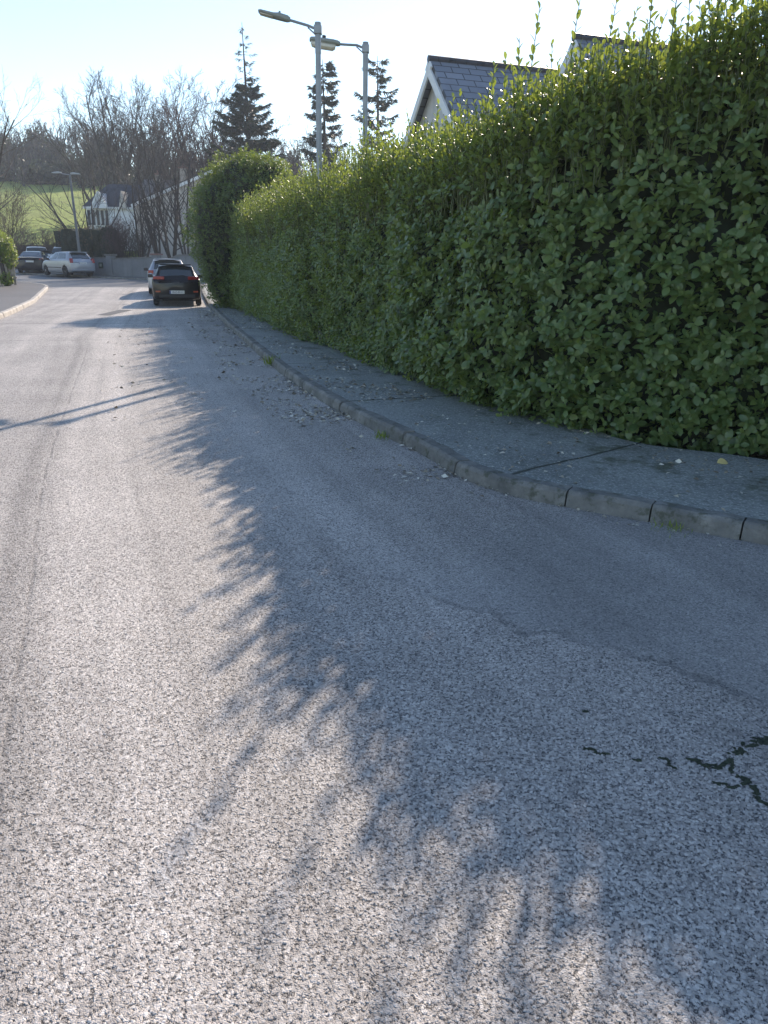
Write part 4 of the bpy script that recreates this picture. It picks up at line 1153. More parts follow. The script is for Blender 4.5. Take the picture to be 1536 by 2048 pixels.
# ------------------------------------------------------------------ garden wall at the end of the road
e = empty('garden_wall', (-15.2, 49.35, 0.0)); hp = np.array(e.location)
tag(e, 'grey rendered garden wall with two square pillars across the end of the road', 'wall')
wa = np.array((-22.6, 52.85)); wb = np.array((-5.0, 44.55)); wd = (wb - wa) / np.linalg.norm(wb - wa); wang = math.atan2(wd[1], wd[0])
def wpt(x):
    t = (x - wa[0]) / wd[0]; return wa + wd * t
def wall_piece(x0, x1, top0, top1, name='panel'):
    p0, p1 = wpt(x0), wpt(x1); n_ = np.array((-wd[1], wd[0])) * 0.11
    zb0, zb1 = zts(*p0) - 0.2, zts(*p1) - 0.2
    m = MB()
    q = [(p0[0] - n_[0], p0[1] - n_[1]), (p1[0] - n_[0], p1[1] - n_[1])]
    m.prism([Vector((q[0][0], q[0][1], zb0)) - Vector(hp), Vector((q[1][0], q[1][1], zb1)) - Vector(hp), Vector((q[1][0], q[1][1], top1)) - Vector(hp), Vector((q[0][0], q[0][1], top0)) - Vector(hp)], (n_[0] * 2, n_[1] * 2, 0))
    pn = m.build(name, M['wallgrey'], e)
    n2 = n_ * 1.5
    m = MB()
    m.prism([Vector((p0[0] - n2[0], p0[1] - n2[1], top0 + 0.002)) - Vector(hp), Vector((p1[0] - n2[0], p1[1] - n2[1], top1 + 0.002)) - Vector(hp), Vector((p1[0] - n2[0], p1[1] - n2[1], top1 + 0.07)) - Vector(hp), Vector((p0[0] - n2[0], p0[1] - n2[1], top0 + 0.07)) - Vector(hp)], (n2[0] * 2, n2[1] * 2, 0))
    m.build('coping', M['coping'], pn)
def pillar(x, top, capm, w=0.42):
    p = wpt(x) ; m = MB(); zb = zts(*p) - 0.2
    m.box((p[0] - hp[0], p[1] - hp[1] - 0.03, (zb + top) / 2 - hp[2]), (w, 0.44, top - zb), rz=wang, bev=0.012)
    pl = m.build('pillar', M['wallgrey'], e)
    MB().box((p[0] - hp[0], p[1] - hp[1] - 0.03, top + 0.05 - hp[2]), (w + 0.14, 0.58, 0.1), rz=wang, bev=0.015).build('pillar_cap', capm, pl)
PX1, PX2 = -17.75, -14.35
wall_piece(-22.6, PX1 - 0.2, 1.40, 1.42); pillar(PX1, 1.58, M['coping'])
wall_piece(PX1 + 0.2, PX2 - 0.2, 1.36, 1.50); pillar(PX2, 1.66, M['redcap'])
wall_piece(PX2 + 0.2, -13.35, 1.42, 1.42); wall_piece(-13.348, -12.7, 1.42, 1.66); wall_piece(-12.698, -5.0, 1.66, 1.70)
bx = wpt(-18.45); e2 = empty('wall_box', (bx[0] - 0.06, bx[1] - 0.13, 0.98))
tag(e2, 'small dark green utility box on the grey wall beside the silver hatchback', 'utility box')
MB().box((0, 0, 0), (0.30, 0.10, 0.36), rz=wang, bev=0.01).build('casing', m_plain('dark_green_box', (0.03, 0.05, 0.035), 0.5), e2)
MB().box((0.0, -0.055, 0.02), (0.18, 0.02, 0.18), rz=wang).build('plate', m_plain('pale_plate', (0.25, 0.28, 0.22), 0.5), e2)

# red-brown fence behind the parked cars
e = empty('panel_fence', (-27.5, 64.2, zts(-27.5, 64.2))); tag(e, 'red-brown close-board timber fence behind the parked dark cars', 'fence')
mred = m_plain('red_brown_wood', (0.11, 0.055, 0.045), 0.85, var=0.35, nscale=4)
m = MB()
for k in range(60):
    m.box((-4.5 + k * 0.15, 0.014 * (k % 2), 0.93 + 0.02 * math.sin(k * 1.7)), (0.142, 0.025, 1.75))
m.build('board_panel', mred, e)
MB().box((0, 0, 1.84), (9.1, 0.10, 0.06)).build('top_rail', mred, e)

# ------------------------------------------------------------------ street lamps
def street_lamp(x, y, top, armdir, arm_len, arm_rise, head, label):
    z = zts(x, y); e = empty('street_lamp', (x, y, z)); tag(e, label, 'street lamp', 'street lamps standing in the hedge')
    H = top - z; d = Vector((armdir[0], armdir[1], 0)).normalized()
    m = MB(); m.tube([(0, 0, -0.2), (0, 0, 1.0), (0, 0, 1.02), (0, 0, H - 0.45), (0, 0, H - 0.43), (0, 0, H)], [0.075, 0.075, 0.056, 0.045, 0.050, 0.050], 16)
    m.build('pole', M['galv'], e, smooth=False)
    m = MB(); m.tube([(0, 0, H), (0, 0, H + 0.02)], [0.055, 0.052], 12); m.build('pole_cap', M['galv'], e)
    b0 = Vector((0, 0, H - 0.09)); b1 = b0 + d * arm_len + Vector((0, 0, arm_rise))
    m = MB(); m.tube([b0, b0 + d * 0.16 + Vector((0, 0, 0.055)), b1], 0.021, 10); m.box(b0, (0.13, 0.13, 0.13), bev=0.01)
    m.tube([b0 + Vector((0, 0, -0.10)), b0 + d * 0.17 + Vector((0, 0, 0.03))], 0.012, 6)
    m.build('arm', M['galv'], e)
    fw_ = (b1 - b0 - d * 0.16 - Vector((0, 0, 0.055))).normalized() if head == 'slim' else (b1 - b0).normalized()
    sd_ = fw_.cross(Vector((0, 0, 1))).normalized(); u_ = sd_.cross(fw_)
    Mh = (Matrix((fw_, sd_, u_)).transposed() * (1.0 if head == 'slim' else 0.78)).to_4x4(); Mh.translation = b1
    if head == 'slim':
        prof = [(-0.04, 0.04, 0.035, -0.025), (0.01, 0.07, 0.05, -0.035), (0.16, 0.09, 0.048, -0.038), (0.24, 0.10, 0.022, -0.034), (0.46, 0.10, 0.010, -0.020), (0.49, 0.08, 0.0, -0.015)]
        hd = loft(prof, Mh, 'lamp_head', M['lampgrey'], e)
        m = MB(); m.box((0.35, 0, -0.034), (0.22, 0.15, 0.012)); m.build('led_panel', M['lampbowl'], hd)
        m = MB(); m.tube([(0.15, 0, 0.045), (0.15, 0, 0.085)], [0.024, 0.018], 10); m.build('photocell', M['lampgrey'], hd)
    else:
        prof = [(-0.06, 0.05, 0.05, -0.03), (0.0, 0.11, 0.06, -0.03), (0.10, 0.125, 0.065, -0.03), (0.55, 0.125, 0.055, -0.03), (0.63, 0.11, 0.045, -0.03), (0.66, 0.08, 0.02, -0.03)]
        hd = loft(prof, Mh, 'lamp_head', M['lampgrey'], e)
        prof = [(0.04, 0.09, -0.032, -0.10), (0.10, 0.115, -0.032, -0.145), (0.50, 0.115, -0.032, -0.15), (0.60, 0.10, -0.032, -0.125), (0.63, 0.08, -0.032, -0.07)]
        loft(prof, Matrix.Identity(4), 'lamp_bowl', M['lampbowl'], hd)
        m = MB(); m.tube([(0.33, 0, 0.06), (0.33, 0, 0.13), (0.33, 0, 0.135)], [0.045, 0.045, 0.03], 12); m.build('photocell', M['black'], hd)
    return e
def loft(prof, Mx, name, mat, parent):
    """stations (x, half width, top, bottom) -> rounded-rectangle body"""
    bm = bmesh.new(); rings = []
    for (x, w, t, b_) in prof:
        h = (t - b_); c = min(w, h) * 0.3
        pts = [(-w, b_ + c), (-w + c, b_), (w - c, b_), (w, b_ + c), (w, t - c), (w - c, t), (-w + c, t), (-w, t - c)]
        rings.append([bm.verts.new((x, p[0], p[1])) for p in pts])
    for a, b_ in zip(rings[:-1], rings[1:]):
        for j in range(8): bm.faces.new((a[j], a[(j + 1) % 8], b_[(j + 1) % 8], b_[j]))
    bm.faces.new(rings[0]); bm.faces.new(list(reversed(rings[-1])))
    bmesh.ops.recalc_face_normals(bm, faces=bm.faces)
    me = bpy.data.meshes.new(name); bm.to_mesh(me); bm.free(); me.materials.append(mat)
    o = bpy.data.objects.new(name, me); COL.objects.link(o); o.parent = parent; o.matrix_local = Mx
    return o
street_lamp(-1.25, 14.5, 5.30, (-1, -0.10), 0.50, 0.13, 'slim', 'grey street lamp with slim tilted flat head, left one of the hedge pair')
street_lamp(-0.49, 15.9, 5.36, (-1, -0.08), 0.52, 0.06, 'bowl', 'grey street lamp with boxy head and pale bowl, right one of the hedge pair')
# double-arm lamp by the wall
e = empty('double_lamp', (-19.95, 50.9, zts(-19.95, 50.9))); tag(e, 'grey double-armed lamp post behind the silver hatchback', 'street lamp')
H = 6.35 - e.location.z
MB().tube([(0.12, 0, 0), (0.10, 0, 1.4), (0.09, 0, 1.42), (0.0, 0, H)], [0.14, 0.13, 0.09, 0.065], 14).build('pole', m_plain('weathered_post', (0.17, 0.18, 0.19), 0.8, var=0.2), e)
MB().tube([(0, 0, H - 0.03), (-0.72, 0, H + 0.06)], 0.03, 8).tube([(0, 0, H - 0.03), (0.25, 0, H)], 0.03, 8).build('arm', M['galv'], e)
for x, z_, s_ in ((-0.62, 0.08, 1), (0.16, 0.04, -1)):
    Mh = Matrix.Translation((x, 0, H + z_)) @ Matrix.Rotation(math.pi if s_ > 0 else 0, 4, 'Z')
    loft([(-0.1, 0.06, 0.05, -0.02), (0.1, 0.11, 0.07, -0.05), (0.4, 0.10, 0.03, -0.05), (0.5, 0.05, 0.0, -0.03)], Mh, 'lamp_head', m_plain('pale_lamp', (0.42, 0.44, 0.45), 0.5), e)

# ------------------------------------------------------------------ cars
def catmull(P, n):
    P = np.asarray(P, float); out = []; m = len(P)
    for i in range(m - 1):
        p0 = P[max(i - 1, 0)]; p1 = P[i]; p2 = P[i + 1]; p3 = P[min(i + 2, m - 1)]
        for t in np.linspace(0, 1, n, endpoint=False):
            out.append(0.5 * (2 * p1 + (p2 - p0) * t + (2 * p0 - 5 * p1 + 4 * p2 - p3) * t * t + (3 * p1 - p0 - 3 * p2 + p3) * t ** 3))
    out.append(P[-1]); return np.array(out)
class Body:
    def __init__(s, st):
        s.st = np.asarray(st, float)
    def section(s, y):
        zb, zs, ztp, ws, wt = [np.interp(y, s.st[:, 0], s.st[:, k]) for k in range(1, 6)]
        return np.array([(0, zb), (ws * 0.80, zb), (ws * 0.965, zb + 0.09), (ws, zb + (zs - zb) * 0.55), (ws * 0.985, zs - 0.04), (ws * 0.95, zs + 0.012),
                         (wt + (ws - wt) * 0.13, zs + (ztp - zs) * 0.80 + 0.004), (wt * 0.90, ztp - 0.018), (0, ztp + 0.012)])
    def at(s, y, v, side=1):
        S = s.section(y); c = catmull(S, 8); f = min(max(v, 0), 8) * 8; i = min(int(f), len(c) - 2); a = f - i
        q = c[i] * (1 - a) + c[i + 1] * a
        return np.array((q[0] * side, y, q[1]))
    def patch(s, name, corners, mat, parent, side=1, off=0.006, n=10, mirror=False):
        """corners (y, v): bottom-rear, bottom-front, top-front, top-rear"""
        (y0, v0), (y1, v1), (y2, v2), (y3, v3) = corners
        def grid(sd):
            G = np.zeros((n + 1, n + 1, 3))
            for i in range(n + 1):
                for j in range(n + 1):
                    a, b_ = i / n, j / n
                    y = (y0 * (1 - a) + y1 * a) * (1 - b_) + (y3 * (1 - a) + y2 * a) * b_
                    v = (v0 * (1 - a) + v1 * a) * (1 - b_) + (v3 * (1 - a) + v2 * a) * b_
                    G[i, j] = s.at(y, v, sd)
            gu = np.gradient(G, axis=0); gv = np.gradient(G, axis=1)
            Nn = nrm(np.cross(gu, gv))
            c = np.array([0, G[..., 1].mean(), 0.6]); flip = np.sign((Nn * (G - c)).sum(-1, keepdims=True)); flip[flip == 0] = 1
            return G + Nn * flip * off
        Vs, Fs, n0 = [], [], 0
        for sd in ([side, -side] if mirror else [side]):
            G = grid(sd); Vs.append(G.reshape(-1, 3))
            i, j = np.meshgrid(np.arange(n), np.arange(n), indexing='ij'); a = (i * (n + 1) + j).ravel() + n0
            Fs.append(np.c_[a, a + 1, a + n + 2, a + n + 1]); n0 += (n + 1) ** 2
        return mesh_np(name, np.concatenate(Vs), None, np.concatenate(Fs), mat, parent, True)
    def build(s, mat, parent, wheels, wr):
        ys = np.unique(np.r_[np.linspace(s.st[0, 0], s.st[-1, 0], 130), s.st[:, 0]])
        rows = []
        for y in ys:
            h = catmull(s.section(y), 5); L_ = h[::-1] * np.array([-1, 1])
            full = np.r_[h, L_[1:]]                      # right bottom -> roof -> left bottom
            rows.append(np.c_[full[:, 0], np.full(len(full), y), full[:, 1]])
        G = np.array(rows); n, k = G.shape[:2]
        i, j = np.meshgrid(np.arange(n - 1), np.arange(k - 1), indexing='ij'); a = (i * k + j).ravel()
        F = np.c_[a, a + k, a + k + 1, a + 1]
        V = G.reshape(-1, 3); C = V[F].mean(1)
        keep = np.ones(len(F), bool)
        for wy in wheels:
            keep &= ~((np.hypot(C[:, 1] - wy, C[:, 2] - wr) < wr + 0.055) & (np.abs(C[:, 0]) > 0.5) & (C[:, 2] < wr * 2 + 0.2))
        F = F[keep]
        # end caps
        F3 = []
        for base, fl in ((0, 1), ((n - 1) * k, 0)):
            c = k // 2
            for q in range(k - 1):
                F3.append((base + c, base + q, base + q + 1) if fl else (base + c, base + q + 1, base + q))
        F3 = [f for f in F3 if len(set(f)) == 3]
        return mesh_np('body', V, np.array(F3), F, mat, parent, True)

def text_mesh(txt, size, name, mat, parent, loc, rot):
    cu = bpy.data.curves.new(name, 'FONT'); cu.body = txt; cu.size = size; cu.align_x = 'CENTER'; cu.align_y = 'CENTER'
    t = bpy.data.objects.new(name, cu); COL.objects.link(t)
    dg = bpy.context.evaluated_depsgraph_get()
    me = bpy.data.meshes.new_from_object(t.evaluated_get(dg)); bpy.data.objects.remove(t); bpy.data.curves.remove(cu)
    me.materials.clear(); me.materials.append(mat); me.name = name
    o = bpy.data.objects.new(name, me); COL.objects.link(o); o.parent = parent; o.location = loc; o.rotation_euler = rot
    return o

HATCH = [(0.0, .33, .78, .82, .70, .60), (0.03, .28, .86, .93, .79, .66), (0.10, .25, .93, 1.00, .835, .67), (0.20, .24, .955, 1.10, .85, .65), (0.36, .22, .965, 1.27, .858, .61), (0.52, .21, .965, 1.405, .86, .575),
         (0.75, .20, .96, 1.445, .86, .57), (1.6, .20, .94, 1.465, .86, .57), (2.25, .20, .925, 1.43, .86, .56), (2.7, .20, .92, 1.24, .86, .59), (3.12, .20, .91, 1.005, .85, .68), (3.55, .20, .84, .915, .82, .66), (3.85, .22, .70, .77, .75, .56), (4.0, .28, .52, .58, .64, .45)]
SEDAN = [(0.0, .34, .82, .90, .72, .62), (0.03, .28, .92, 1.02, .81, .70), (0.12, .25, .98, 1.06, .85, .72), (0.55, .22, .99, 1.09, .87, .72), (0.75, .21, .98, 1.12, .87, .70), (1.35, .20, .97, 1.40, .87, .58), (1.8, .20, .96, 1.45, .87, .57), (2.5, .20, .95, 1.44, .87, .57),
         (2.85, .20, .94, 1.36, .87, .57), (3.35, .20, .93, 1.04, .86, .68), (3.9, .20, .86, .94, .83, .67), (4.3, .22, .74, .80, .77, .58), (4.5, .28, .55, .60, .66, .46)]
SUV = [(0.0, .42, .95, 1.00, .76, .68), (0.04, .38, 1.02, 1.12, .85, .72), (0.15, .36, 1.06, 1.40, .89, .70), (0.32, .34, 1.07, 1.70, .90, .67), (0.7, .34, 1.07, 1.76, .90, .66), (2.4, .34, 1.06, 1.76, .90, .66), (2.75, .34, 1.05, 1.68, .90, .66), (3.25, .34, 1.05, 1.18, .89, .74), (3.35, .34, 1.04, 1.12, .89, .76), (4.0, .36, 1.0, 1.07, .87, .74), (4.28, .40, .90, .97, .82, .68), (4.36, .46, .68, .72, .76, .62)]

def make_car(name, label, st, paint, loc, az, zoff=0.0, wheels=(0.70, 3.24), wr=0.31, tail='wide', plate='', front=False, rim='alloy', group=None, rwin=None, rack=False, bumper=None):
    W = max(r[4] for r in st); Lc = st[-1][0]
    e = empty(name, (loc[0], loc[1], zts(*loc) + zoff), -R(az)); tag(e, label, 'car', group)
    B = Body(st); bd = B.build(M[paint], e, wheels, wr)
    MB().box((0, Lc / 2, wr + 0.07), (W * 1.25, Lc - 0.5, 0.36)).build('underbody', M['black'], e)
    hi = st[5][3]
    if st is HATCH:
        B.patch('rear_window', ((0.155, 7.05), (0.155, 8.0), (0.50, 8.0), (0.50, 7.05)), M['glass'], e, mirror=True)
        [B.patch('side_window', ((0.62, 5.25), (1.68, 5.25), (1.68, 6.05), (0.86, 6.05)), M['glass'], e, side=sd) for sd in (1, -1)]
        [B.patch('side_window', ((1.78, 5.25), (2.92, 5.25), (2.36, 6.05), (1.78, 6.05)), M['glass'], e, side=sd) for sd in (1, -1)]
        B.patch('windscreen', ((3.06, 6.7), (3.06, 8.0), (2.34, 8.0), (2.34, 6.9)), M['glass'], e, mirror=True)
        MB().box((0, 0.45, 1.435), (1.10, 0.20, 0.035), rx=-0.12, bev=0.012).build('roof_spoiler', M[paint], e)
        MB().tube([(0.0, 0.145, 1.05), (0.30, 0.165, 1.085)], 0.012, 6).build('wiper', M['black'], e)
        mz, my = 1.0, 2.62
    elif st is SEDAN:
        B.patch('rear_window', ((0.80, 6.9), (0.80, 8.0), (1.30, 8.0), (1.30, 6.95)), M['glass'], e, mirror=True)
        [B.patch('side_window', ((1.10, 5.25), (2.0, 5.25), (2.0, 6.05), (1.50, 6.05)), M['glass'], e, side=sd) for sd in (1, -1)]
        [B.patch('side_window', ((2.08, 5.25), (3.15, 5.25), (2.72, 6.05), (2.08, 6.05)), M['glass'], e, side=sd) for sd in (1, -1)]
        B.patch('windscreen', ((3.28, 6.7), (3.28, 8.0), (2.9, 8.0), (2.9, 6.9)), M['glass'], e, mirror=True)
        MB().box((0, 0.04, 1.055), (1.25, 0.05, 0.03), bev=0.01).build('trim_strip', M['chrome'], e)
        mz, my = 1.02, 2.95
    else:
        B.patch('rear_window', ((0.13, 6.6), (0.13, 8.0), (0.31, 8.0), (0.31, 6.7)), M['glass'], e, mirror=True)
        [B.patch('side_window', ((0.45, 5.2), (1.5, 5.2), (1.5, 6.05), (0.5, 6.05)), M['glass'], e, side=sd) for sd in (1, -1)]
        [B.patch('side_window', ((1.6, 5.2), (3.0, 5.2), (2.66, 6.05), (1.6, 6.05)), M['glass'], e, side=sd) for sd in (1, -1)]
        B.patch('windscreen', ((3.22, 6.5), (3.22, 8.0), (2.80, 8.0), (2.80, 6.7)), M['glass'], e, mirror=True)
        mz, my = 1.14, 2.85
    zs = [r[2] for r in st][2]
    for sx in (-1, 1):
        for wy in wheels:
            w = MB().disc_y((sx * (W - 0.105), wy, wr), wr, 0.20, 28, bev=0.03).build('wheel', M['rubber'], e, smooth=False)
            m = MB()
            m.disc_y((sx * (W - 0.02), wy, wr), wr * 0.22, 0.03, 14)
            for q in range(5):
                a = q * 2 * math.pi / 5 + 0.3
                m.box((sx * (W - 0.022), wy + math.cos(a) * wr * 0.36, wr + math.sin(a) * wr * 0.36), (0.022, wr * 0.60, wr * 0.17), rx=a)
            pts = [(sx * (W - 0.022), wy + math.cos(a) * wr * 0.66, wr + math.sin(a) * wr * 0.66) for a in np.linspace(0, 2 * math.pi, 25)]
            m.tube(pts, wr * 0.055, 6, cap=False)
            m.build('rim', M[rim], w)
        # mirrors
        m = MB().box((sx * (W + 0.085), my, mz), (0.19, 0.11, 0.13), bev=0.03)
        m.tube([(sx * (W - 0.06), my + 0.03, mz - 0.05), (sx * (W + 0.04), my + 0.01, mz - 0.03)], 0.025, 6)
        m.build('wing_mirror', M['black'] if paint != 'pwhite' else M[paint], e)
        m = MB()
        if tail == 'wide':
            m.box((sx * 0.60, 0.085, 0.985), (0.40, 0.10, 0.115), rz=sx * 0.22, bev=0.025)
        elif tail == 'tall':
            m.box((sx * 0.70, 0.085, 0.93), (0.20, 0.14, 0.28), rz=sx * 0.30, rx=-0.25, bev=0.03)
        else:
            m.box((sx * 0.70, 0.075, 0.93), (0.22, 0.10, 0.15), rz=sx * 0.28, bev=0.025)
        m.build('taillight', M['redlens'], e)
        if tail == 'wide':
            MB().box((sx * 0.66, 0.004, 0.52), (0.17, 0.03, 0.05), rz=sx * 0.12, bev=0.01).build('reflector', M['orangelens'], e)
        fy = Lc - 0.30
        MB().box((sx * 0.60, fy, st[-2][2] - 0.06), (0.26, 0.26, 0.13), rz=-sx * 0.45, bev=0.03).build('headlight', M['clearlens'], e)
        # door handle
        MB().box((sx * (W - 0.006), Lc * 0.46, zs - 0.13), (0.03, 0.17, 0.028), bev=0.008).build('door_handle', M[paint] if paint != 'pblack' else M['chrome'], e)
    pz = {'wide': 0.50, 'tall': 0.80, 'sedan': 0.80}[tail]
    pl = MB().box((0.0, -0.014 if pz < 0.7 else 0.008, pz), (0.52, 0.02, 0.115), bev=0.004).build('number_plate', M['plate'], e)
    MB().box((-0.238, -0.027 if pz < 0.7 else -0.005, pz), (0.04, 0.006, 0.105)).build('blue_strip', M['plateblue'], pl)
    if plate:
        text_mesh(plate, 0.094, 'plate_lettering', M['black'], pl, (0.02, -0.0275 if pz < 0.7 else -0.0055, pz - 0.004), (math.pi / 2, 0, 0))
    if tail == 'wide':
        MB().box((0, 0.105, 0.985), (0.12, 0.03, 0.035), bev=0.012).build('badge', M['chrome'], e)
        MB().box((-0.36, 0.06, 0.895), (0.12, 0.012, 0.022)).build('badge', M['chrome'], e)
        MB().box((0, 0.015, 0.36), (1.25, 0.06, 0.12), bev=0.02).build('lower_bumper', M['black'], e)
        MB().box((0, 0.018, 0.66), (1.40, 0.03, 0.012)).build('bumper_line', M['black'], e)
    if tail == 'tall':
        MB().box((0, 0.035, 0.42), (1.50, 0.09, 0.06), bev=0.025).build('bumper_strip', M[paint], e)
        MB().box((0, 0.03, 0.865), (0.60, 0.05, 0.03), bev=0.01).build('plate_lamp', M['chrome'], e)
        for sx in (-1, 1): MB().box((sx * (W + 0.004), 2.0, 0.52), (0.02, 1.75, 0.05), bev=0.008).build('rubbing_strip', M['black'], e)
        MB().box((0, 0.02, 0.28), (1.35, 0.08, 0.10), bev=0.02).build('lower_bumper', M['black'], e)
    if rack:
        m = MB()
        for y in (1.0, 2.2): m.box((0, y, 1.83), (1.25, 0.05, 0.04), bev=0.01)
        for sx in (-1, 1): m.box((sx * 0.56, 1.6, 1.87), (0.05, 1.9, 0.04), bev=0.01)
        m.build('roof_rack', M['black'], e)
        MB().box((0, Lc - 0.06, 0.82), (0.9, 0.08, 0.16), bev=0.03).build('grille', M['black'], e)
    if st is HATCH:
        MB().tube([(0.0, 0.72, 1.45), (0.0, 0.62, 1.53)], 0.006, 5).build('aerial', M['black'], e)
    return e
make_car('parked_car', 'black hatchback parked by the hedge, seen from behind', HATCH, 'pblack', (-7.62, 28.2), -15.5, 0.0, tail='wide', plate='10-C-0111')
make_car('parked_car', 'silver car almost hidden in front of the black hatchback', HATCH, 'psilver', (-9.35, 33.4), -16.0, 0.06, tail='sedan')
make_car('parked_car', 'silver three-door hatchback parked askew by the grey wall', HATCH, 'psilver', (-18.8, 48.55), -49.0, 0.06, tail='tall', plate='05-D-2161')
make_car('parked_car', 'dark saloon car seen from behind, nearest the left fence', SEDAN, 'pdark', (-23.75, 52.2), -16.0, 0.02, wheels=(0.95, 3.55), tail='sedan', plate='')
make_car('parked_car', 'dark hatchback between the dark saloon and the white van', HATCH, 'pdark', (-24.95, 57.6), -20.0, 0.02, tail='sedan')
make_car('parked_van', 'white boxy van with a black roof rack facing the camera', SUV, 'pwhite', (-24.05, 60.4), 172.0, 0.02, wheels=(0.85, 3.45), wr=0.35, tail='sedan', rack=True)
make_car('parked_car', 'white-roofed car farthest back beside the white van', SUV, 'pwhite', (-27.0, 60.8), -25.0, 0.0, wheels=(0.85, 3.45), wr=0.35, tail='sedan')

# ------------------------------------------------------------------ small things
# fallen leaves: uncountable litter along the kerb and on the pavement
def m_litter():
    m, nt, out = new_mat('dead_leaves')
    a1 = N(nt, 'ShaderNodeAttribute', attribute_name='rnd').outputs['Fac']
    c = ramp(nt, a1, [(0.0, (0.10, 0.08, 0.055)), (0.3, (0.28, 0.24, 0.18)), (0.7, (0.50, 0.46, 0.38)), (1.0, (0.68, 0.65, 0.56))])  # pale end of the ramp holds the leaves' sheen as colour
    principled(nt, out, c, 0.45, 0, 0.5); return m
L = Leaves()
def scatter(n, slo, shi, ulo, uhi, zoff, size, power=2.0):
    s = slo + (shi - slo) * rng.random(n); u = ulo + (uhi - ulo) * rng.random(n) ** power
    P = np.c_[np.interp(s, KS, KP[:, 0]), np.interp(s, KS, KP[:, 1])] + np.c_[np.interp(s, KS, KN[:, 0]), np.interp(s, KS, KN[:, 1])] * u[:, None]
    k = vnoise(np.c_[P, np.zeros(n)], 0.6, 91) + 0.5 * vnoise(np.c_[P, np.zeros(n)], 0.22, 92) > -0.1 + 0.7 * (rng.random(n) - 0.5)
    P = P[k]; n = len(P)
    z = zt(P[:, 0], P[:, 1]) + zoff + rng.uniform(0.0, 0.012, n)
    az = rng.uniform(0, 6.283, n)
    A = np.c_[np.cos(az), np.sin(az), rng.normal(0.05, 0.2, n)]
    Nn = np.array([[0, 0, 1.0]]) + rng.normal(0, 0.35, (n, 3))
    L.add(np.c_[P, z], A, Nn, size * rng.uniform(0.4, 1.2, n), T_FAR, 0, rng.uniform(0.7, 1.3, n))
sK = lambda x, y: kerb_coord(x, y)[0]
scatter(520, sK(0.6, 5.4), sK(-0.6, 8.2), 0.0, 0.55, 0.006, 0.05)
scatter(1500, sK(-0.2, 7.4), sK(-3.0, 16.0), 0.0, 0.75, 0.006, 0.06)
scatter(900, sK(-3.0, 16.0), sK(-6.0, 26.0), 0.0, 0.9, 0.006, 0.07)
scatter(500, sK(-0.6, 8.2), sK(-5.0, 23.0), 0.3, 2.6, 0.006, 0.06, 1.2)
scatter(260, sK(1.8, 4.5), sK(-0.3, 7.6), -1.4, -0.14, KH + 0.004, 0.05, 1.0)
scatter(1100, sK(-0.3, 7.6), sK(-1.9, 12.4), -1.1, -0.14, KH + 0.004, 0.055, 1.0)
scatter(700, sK(-1.9, 12.4), sK(-5.5, 24.0), -0.8, -0.14, KH + 0.004, 0.06, 1.0)
scatter(420, sK(3.6, 3.3), sK(0.3, 6.2), -1.75, -1.0, KH + 0.004, 0.05, 1.0)
scatter(60, sK(3.6, 3.3), sK(0.8, 5.1), -1.2, -0.14, KH + 0.004, 0.035, 1.0)
scatter(160, sK(3.6, 3.3), sK(0.6, 5.4), 0.0, 0.25, 0.006, 0.035)
lit = L.build('leaf_litter', m_litter())
tag(lit, 'pale dead leaves littering the gutter and pavement under the hedge', 'leaf litter', kind='stuff')
# one bright fallen leaf
L = Leaves(); L.add(np.array([[0, 0, 0.0]]), np.array([[0.9, 0.3, 0.12]]), np.array([[0.1, -0.5, 0.8]]), 0.11, T_NEAR, 0, 1.1)
fl = L.build('fallen_leaf', m_plain('yellow_leaf', (0.62, 0.52, 0.22), 0.5)); fl.location = (2.56, 5.62, KH + 0.012)
tag(fl, 'single large pale yellow leaf lying on the pavement at the foot of the hedge', 'leaf')
# grass tufts in the kerb joint
def tuft(x, y, label, n=40, h=0.12):
    e_ = Leaves(); az = rng.uniform(0, 6.283, n)
    P = np.c_[rng.normal(0, 0.05, n), rng.normal(0, 0.05, n), np.zeros(n)]
    A = np.c_[np.cos(az) * 0.6, np.sin(az) * 0.6, rng.uniform(0.5, 1.4, n)]
    e_.add(P, A, np.c_[np.cos(az), np.sin(az), np.full(n, -0.3)], h * rng.uniform(0.5, 1.2, n), T_NEEDLE, 0.8 * rng.random(n), 0.6)
    o = e_.build('weed_tuft', M['gardenleaf']); o.location = (x, y, zts(x, y) + 0.005)
    tag(o, label, 'weed', 'weeds along the kerb')
tuft(-1.74, 11.6, 'green grass tuft growing at the kerb foot, halfway to the black car', 70, 0.16)
tuft(-0.02, 6.75, 'small weed at the kerb foot beside the drift of dead leaves', 34, 0.09)
tuft(1.78, 4.36, 'low grassy weeds along the kerb foot near the lower right', 46, 0.06)
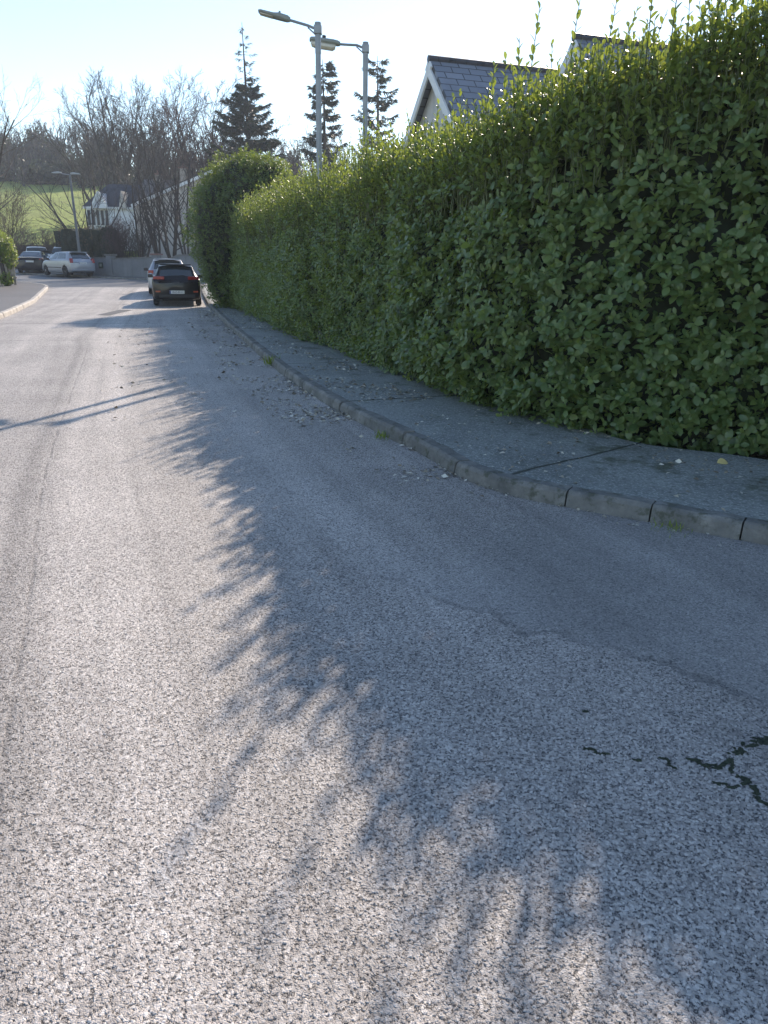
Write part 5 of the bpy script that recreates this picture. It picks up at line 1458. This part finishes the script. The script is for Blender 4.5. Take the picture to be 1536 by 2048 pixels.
# moss growing in the cracks at lower right
def moss(lines, name, label):
    V = []; F = []; rn = []
    T = np.array([(-1, -1, 0), (1, -1, 0), (1, 1, 0), (-1, 1, 0), (0, 0, 1.0)]); 
    for pts, wd, dens in lines:
        pts = np.asarray(pts, float); d = np.r_[0, np.cumsum(np.linalg.norm(np.diff(pts, axis=0), axis=1))]
        n = int(d[-1] * dens * 0.55)
        for q in range(n):
            t = rng.random() * d[-1]; w = wd * 0.62 * (0.15 + 1.1 * abs(math.sin(t * 23.0 + wd * 300)) ** 2) * (0.5 + 0.5 * vnoise(np.array([[t * 9, wd * 90, 0]]), 1.0, 5)[0] + 0.4)
            x = np.interp(t, d, pts[:, 0]); y = np.interp(t, d, pts[:, 1])
            pn = vnoise(np.array([[x * 34, y * 34, wd]]), 1.0, 8)[0] + 0.6 * vnoise(np.array([[x * 90, y * 90, wd]]), 1.0, 9)[0]
            if pn < -0.35 + 0.3 * rng.random(): continue
            w = w * (1.0 + 1.3 * max(0, pn)); jx = 0.010 * vnoise(np.array([[t * 40, wd * 50, 3.0]]), 1.0, 6)[0]
            x += jx + rng.normal(0, max(w, 0.002)); y += jx + rng.normal(0, max(w * 0.8, 0.002))
            r = rng.uniform(0.002, 0.006); a = rng.random() * 6.28; c_, s_ = math.cos(a), math.sin(a)
            k = len(V)
            for p in T:
                V.append((x + r * (p[0] * c_ - p[1] * s_), y + r * (p[0] * s_ + p[1] * c_), 0.0005 + r * 0.75 * p[2] + 0.001))
                rn.append(rng.random())
            for i_ in range(4): F.append((k + i_, k + (i_ + 1) % 4, k + 4))
    o = mesh_np(name, np.array(V), np.array(F), None, m_plain('crack_moss', (0.034, 0.042, 0.026), 0.95, var=0.6, nscale=90), None, False)
    tag(o, label, 'moss', kind='stuff')
moss([([(1.02, 2.10), (1.10, 2.06), (1.16, 2.10), (1.22, 2.16), (1.29, 2.19), (1.40, 2.24)], 0.011, 2600), ([(1.16, 2.10), (1.14, 2.03)], 0.008, 1500),
      ([(1.22, 2.16), (1.25, 2.20), (1.35, 2.22)], 0.016, 2600), ([(1.06, 1.98), (1.12, 1.97), (1.17, 1.99), (1.15, 2.02)], 0.006, 1800),
      ([(1.17, 1.97), (1.17, 1.90), (1.22, 1.83), (1.24, 1.78), (1.30, 1.76)], 0.012, 2600),
      ([(0.69, 2.15), (0.76, 2.12), (0.80, 2.10), (0.86, 2.09)], 0.006, 1500), ([(0.93, 2.11), (0.97, 2.06)], 0.006, 1200), ([(0.74, 2.37), (0.76, 2.37)], 0.008, 3000)],
     'crack_moss', 'dark moss growing in the asphalt cracks at the lower right')
# bird in the tallest tree
bmq = MB(); 
bmq.tube([(-0.22, 0, -0.03), (-0.10, 0, 0.0), (0.0, 0, 0.03), (0.09, 0, 0.06), (0.14, 0, 0.09), (0.17, 0, 0.09), (0.215, 0, 0.08)], [0.012, 0.045, 0.068, 0.055, 0.038, 0.035, 0.004], 10)
e = empty('bird', (-23.75, 71.6, 14.45), 2.6); tag(e, 'small dark bird high in the tallest bare tree', 'bird')
bmq.build('body', M['black'], e, smooth=True)
MB().prism([(-0.20, -0.02, -0.03), (-0.20, 0.02, -0.03), (-0.40, 0.035, -0.08), (-0.40, -0.035, -0.08)], (0, 0, 0.012)).build('tail', M['black'], e)
for sx in (-1, 1):
    MB().prism([(0.06, sx * 0.05, 0.05), (-0.18, sx * 0.055, -0.01), (-0.08, sx * 0.065, -0.03), (0.05, sx * 0.066, 0.0)], (0, sx * 0.012, 0)).build('wing', M['black'], e)

# ------------------------------------------------------------------ haze
bm = bmesh.new(); bmesh.ops.create_cube(bm, size=1.0)
bmesh.ops.transform(bm, matrix=Matrix.Translation((0, 170, 16.0)) @ Matrix.Diagonal((640, 500, 38, 1)), verts=bm.verts)
me = bpy.data.meshes.new('haze'); bm.to_mesh(me); bm.free()
hz = bpy.data.objects.new('haze', me); COL.objects.link(hz); tag(hz, 'thin pale haze in the air over the whole street', 'haze', kind='stuff')
hm = bpy.data.materials.new('haze_air'); hm.use_nodes = True; nt = hm.node_tree; nt.nodes.clear()
vo = nt.nodes.new('ShaderNodeVolumePrincipled'); vo.inputs['Color'].default_value = (0.78, 0.87, 1.0, 1); vo.inputs['Density'].default_value = 0.0007; vo.inputs['Anisotropy'].default_value = 0.3
om = nt.nodes.new('ShaderNodeOutputMaterial'); nt.links.new(vo.outputs[0], om.inputs['Volume'])
me.materials.append(hm)
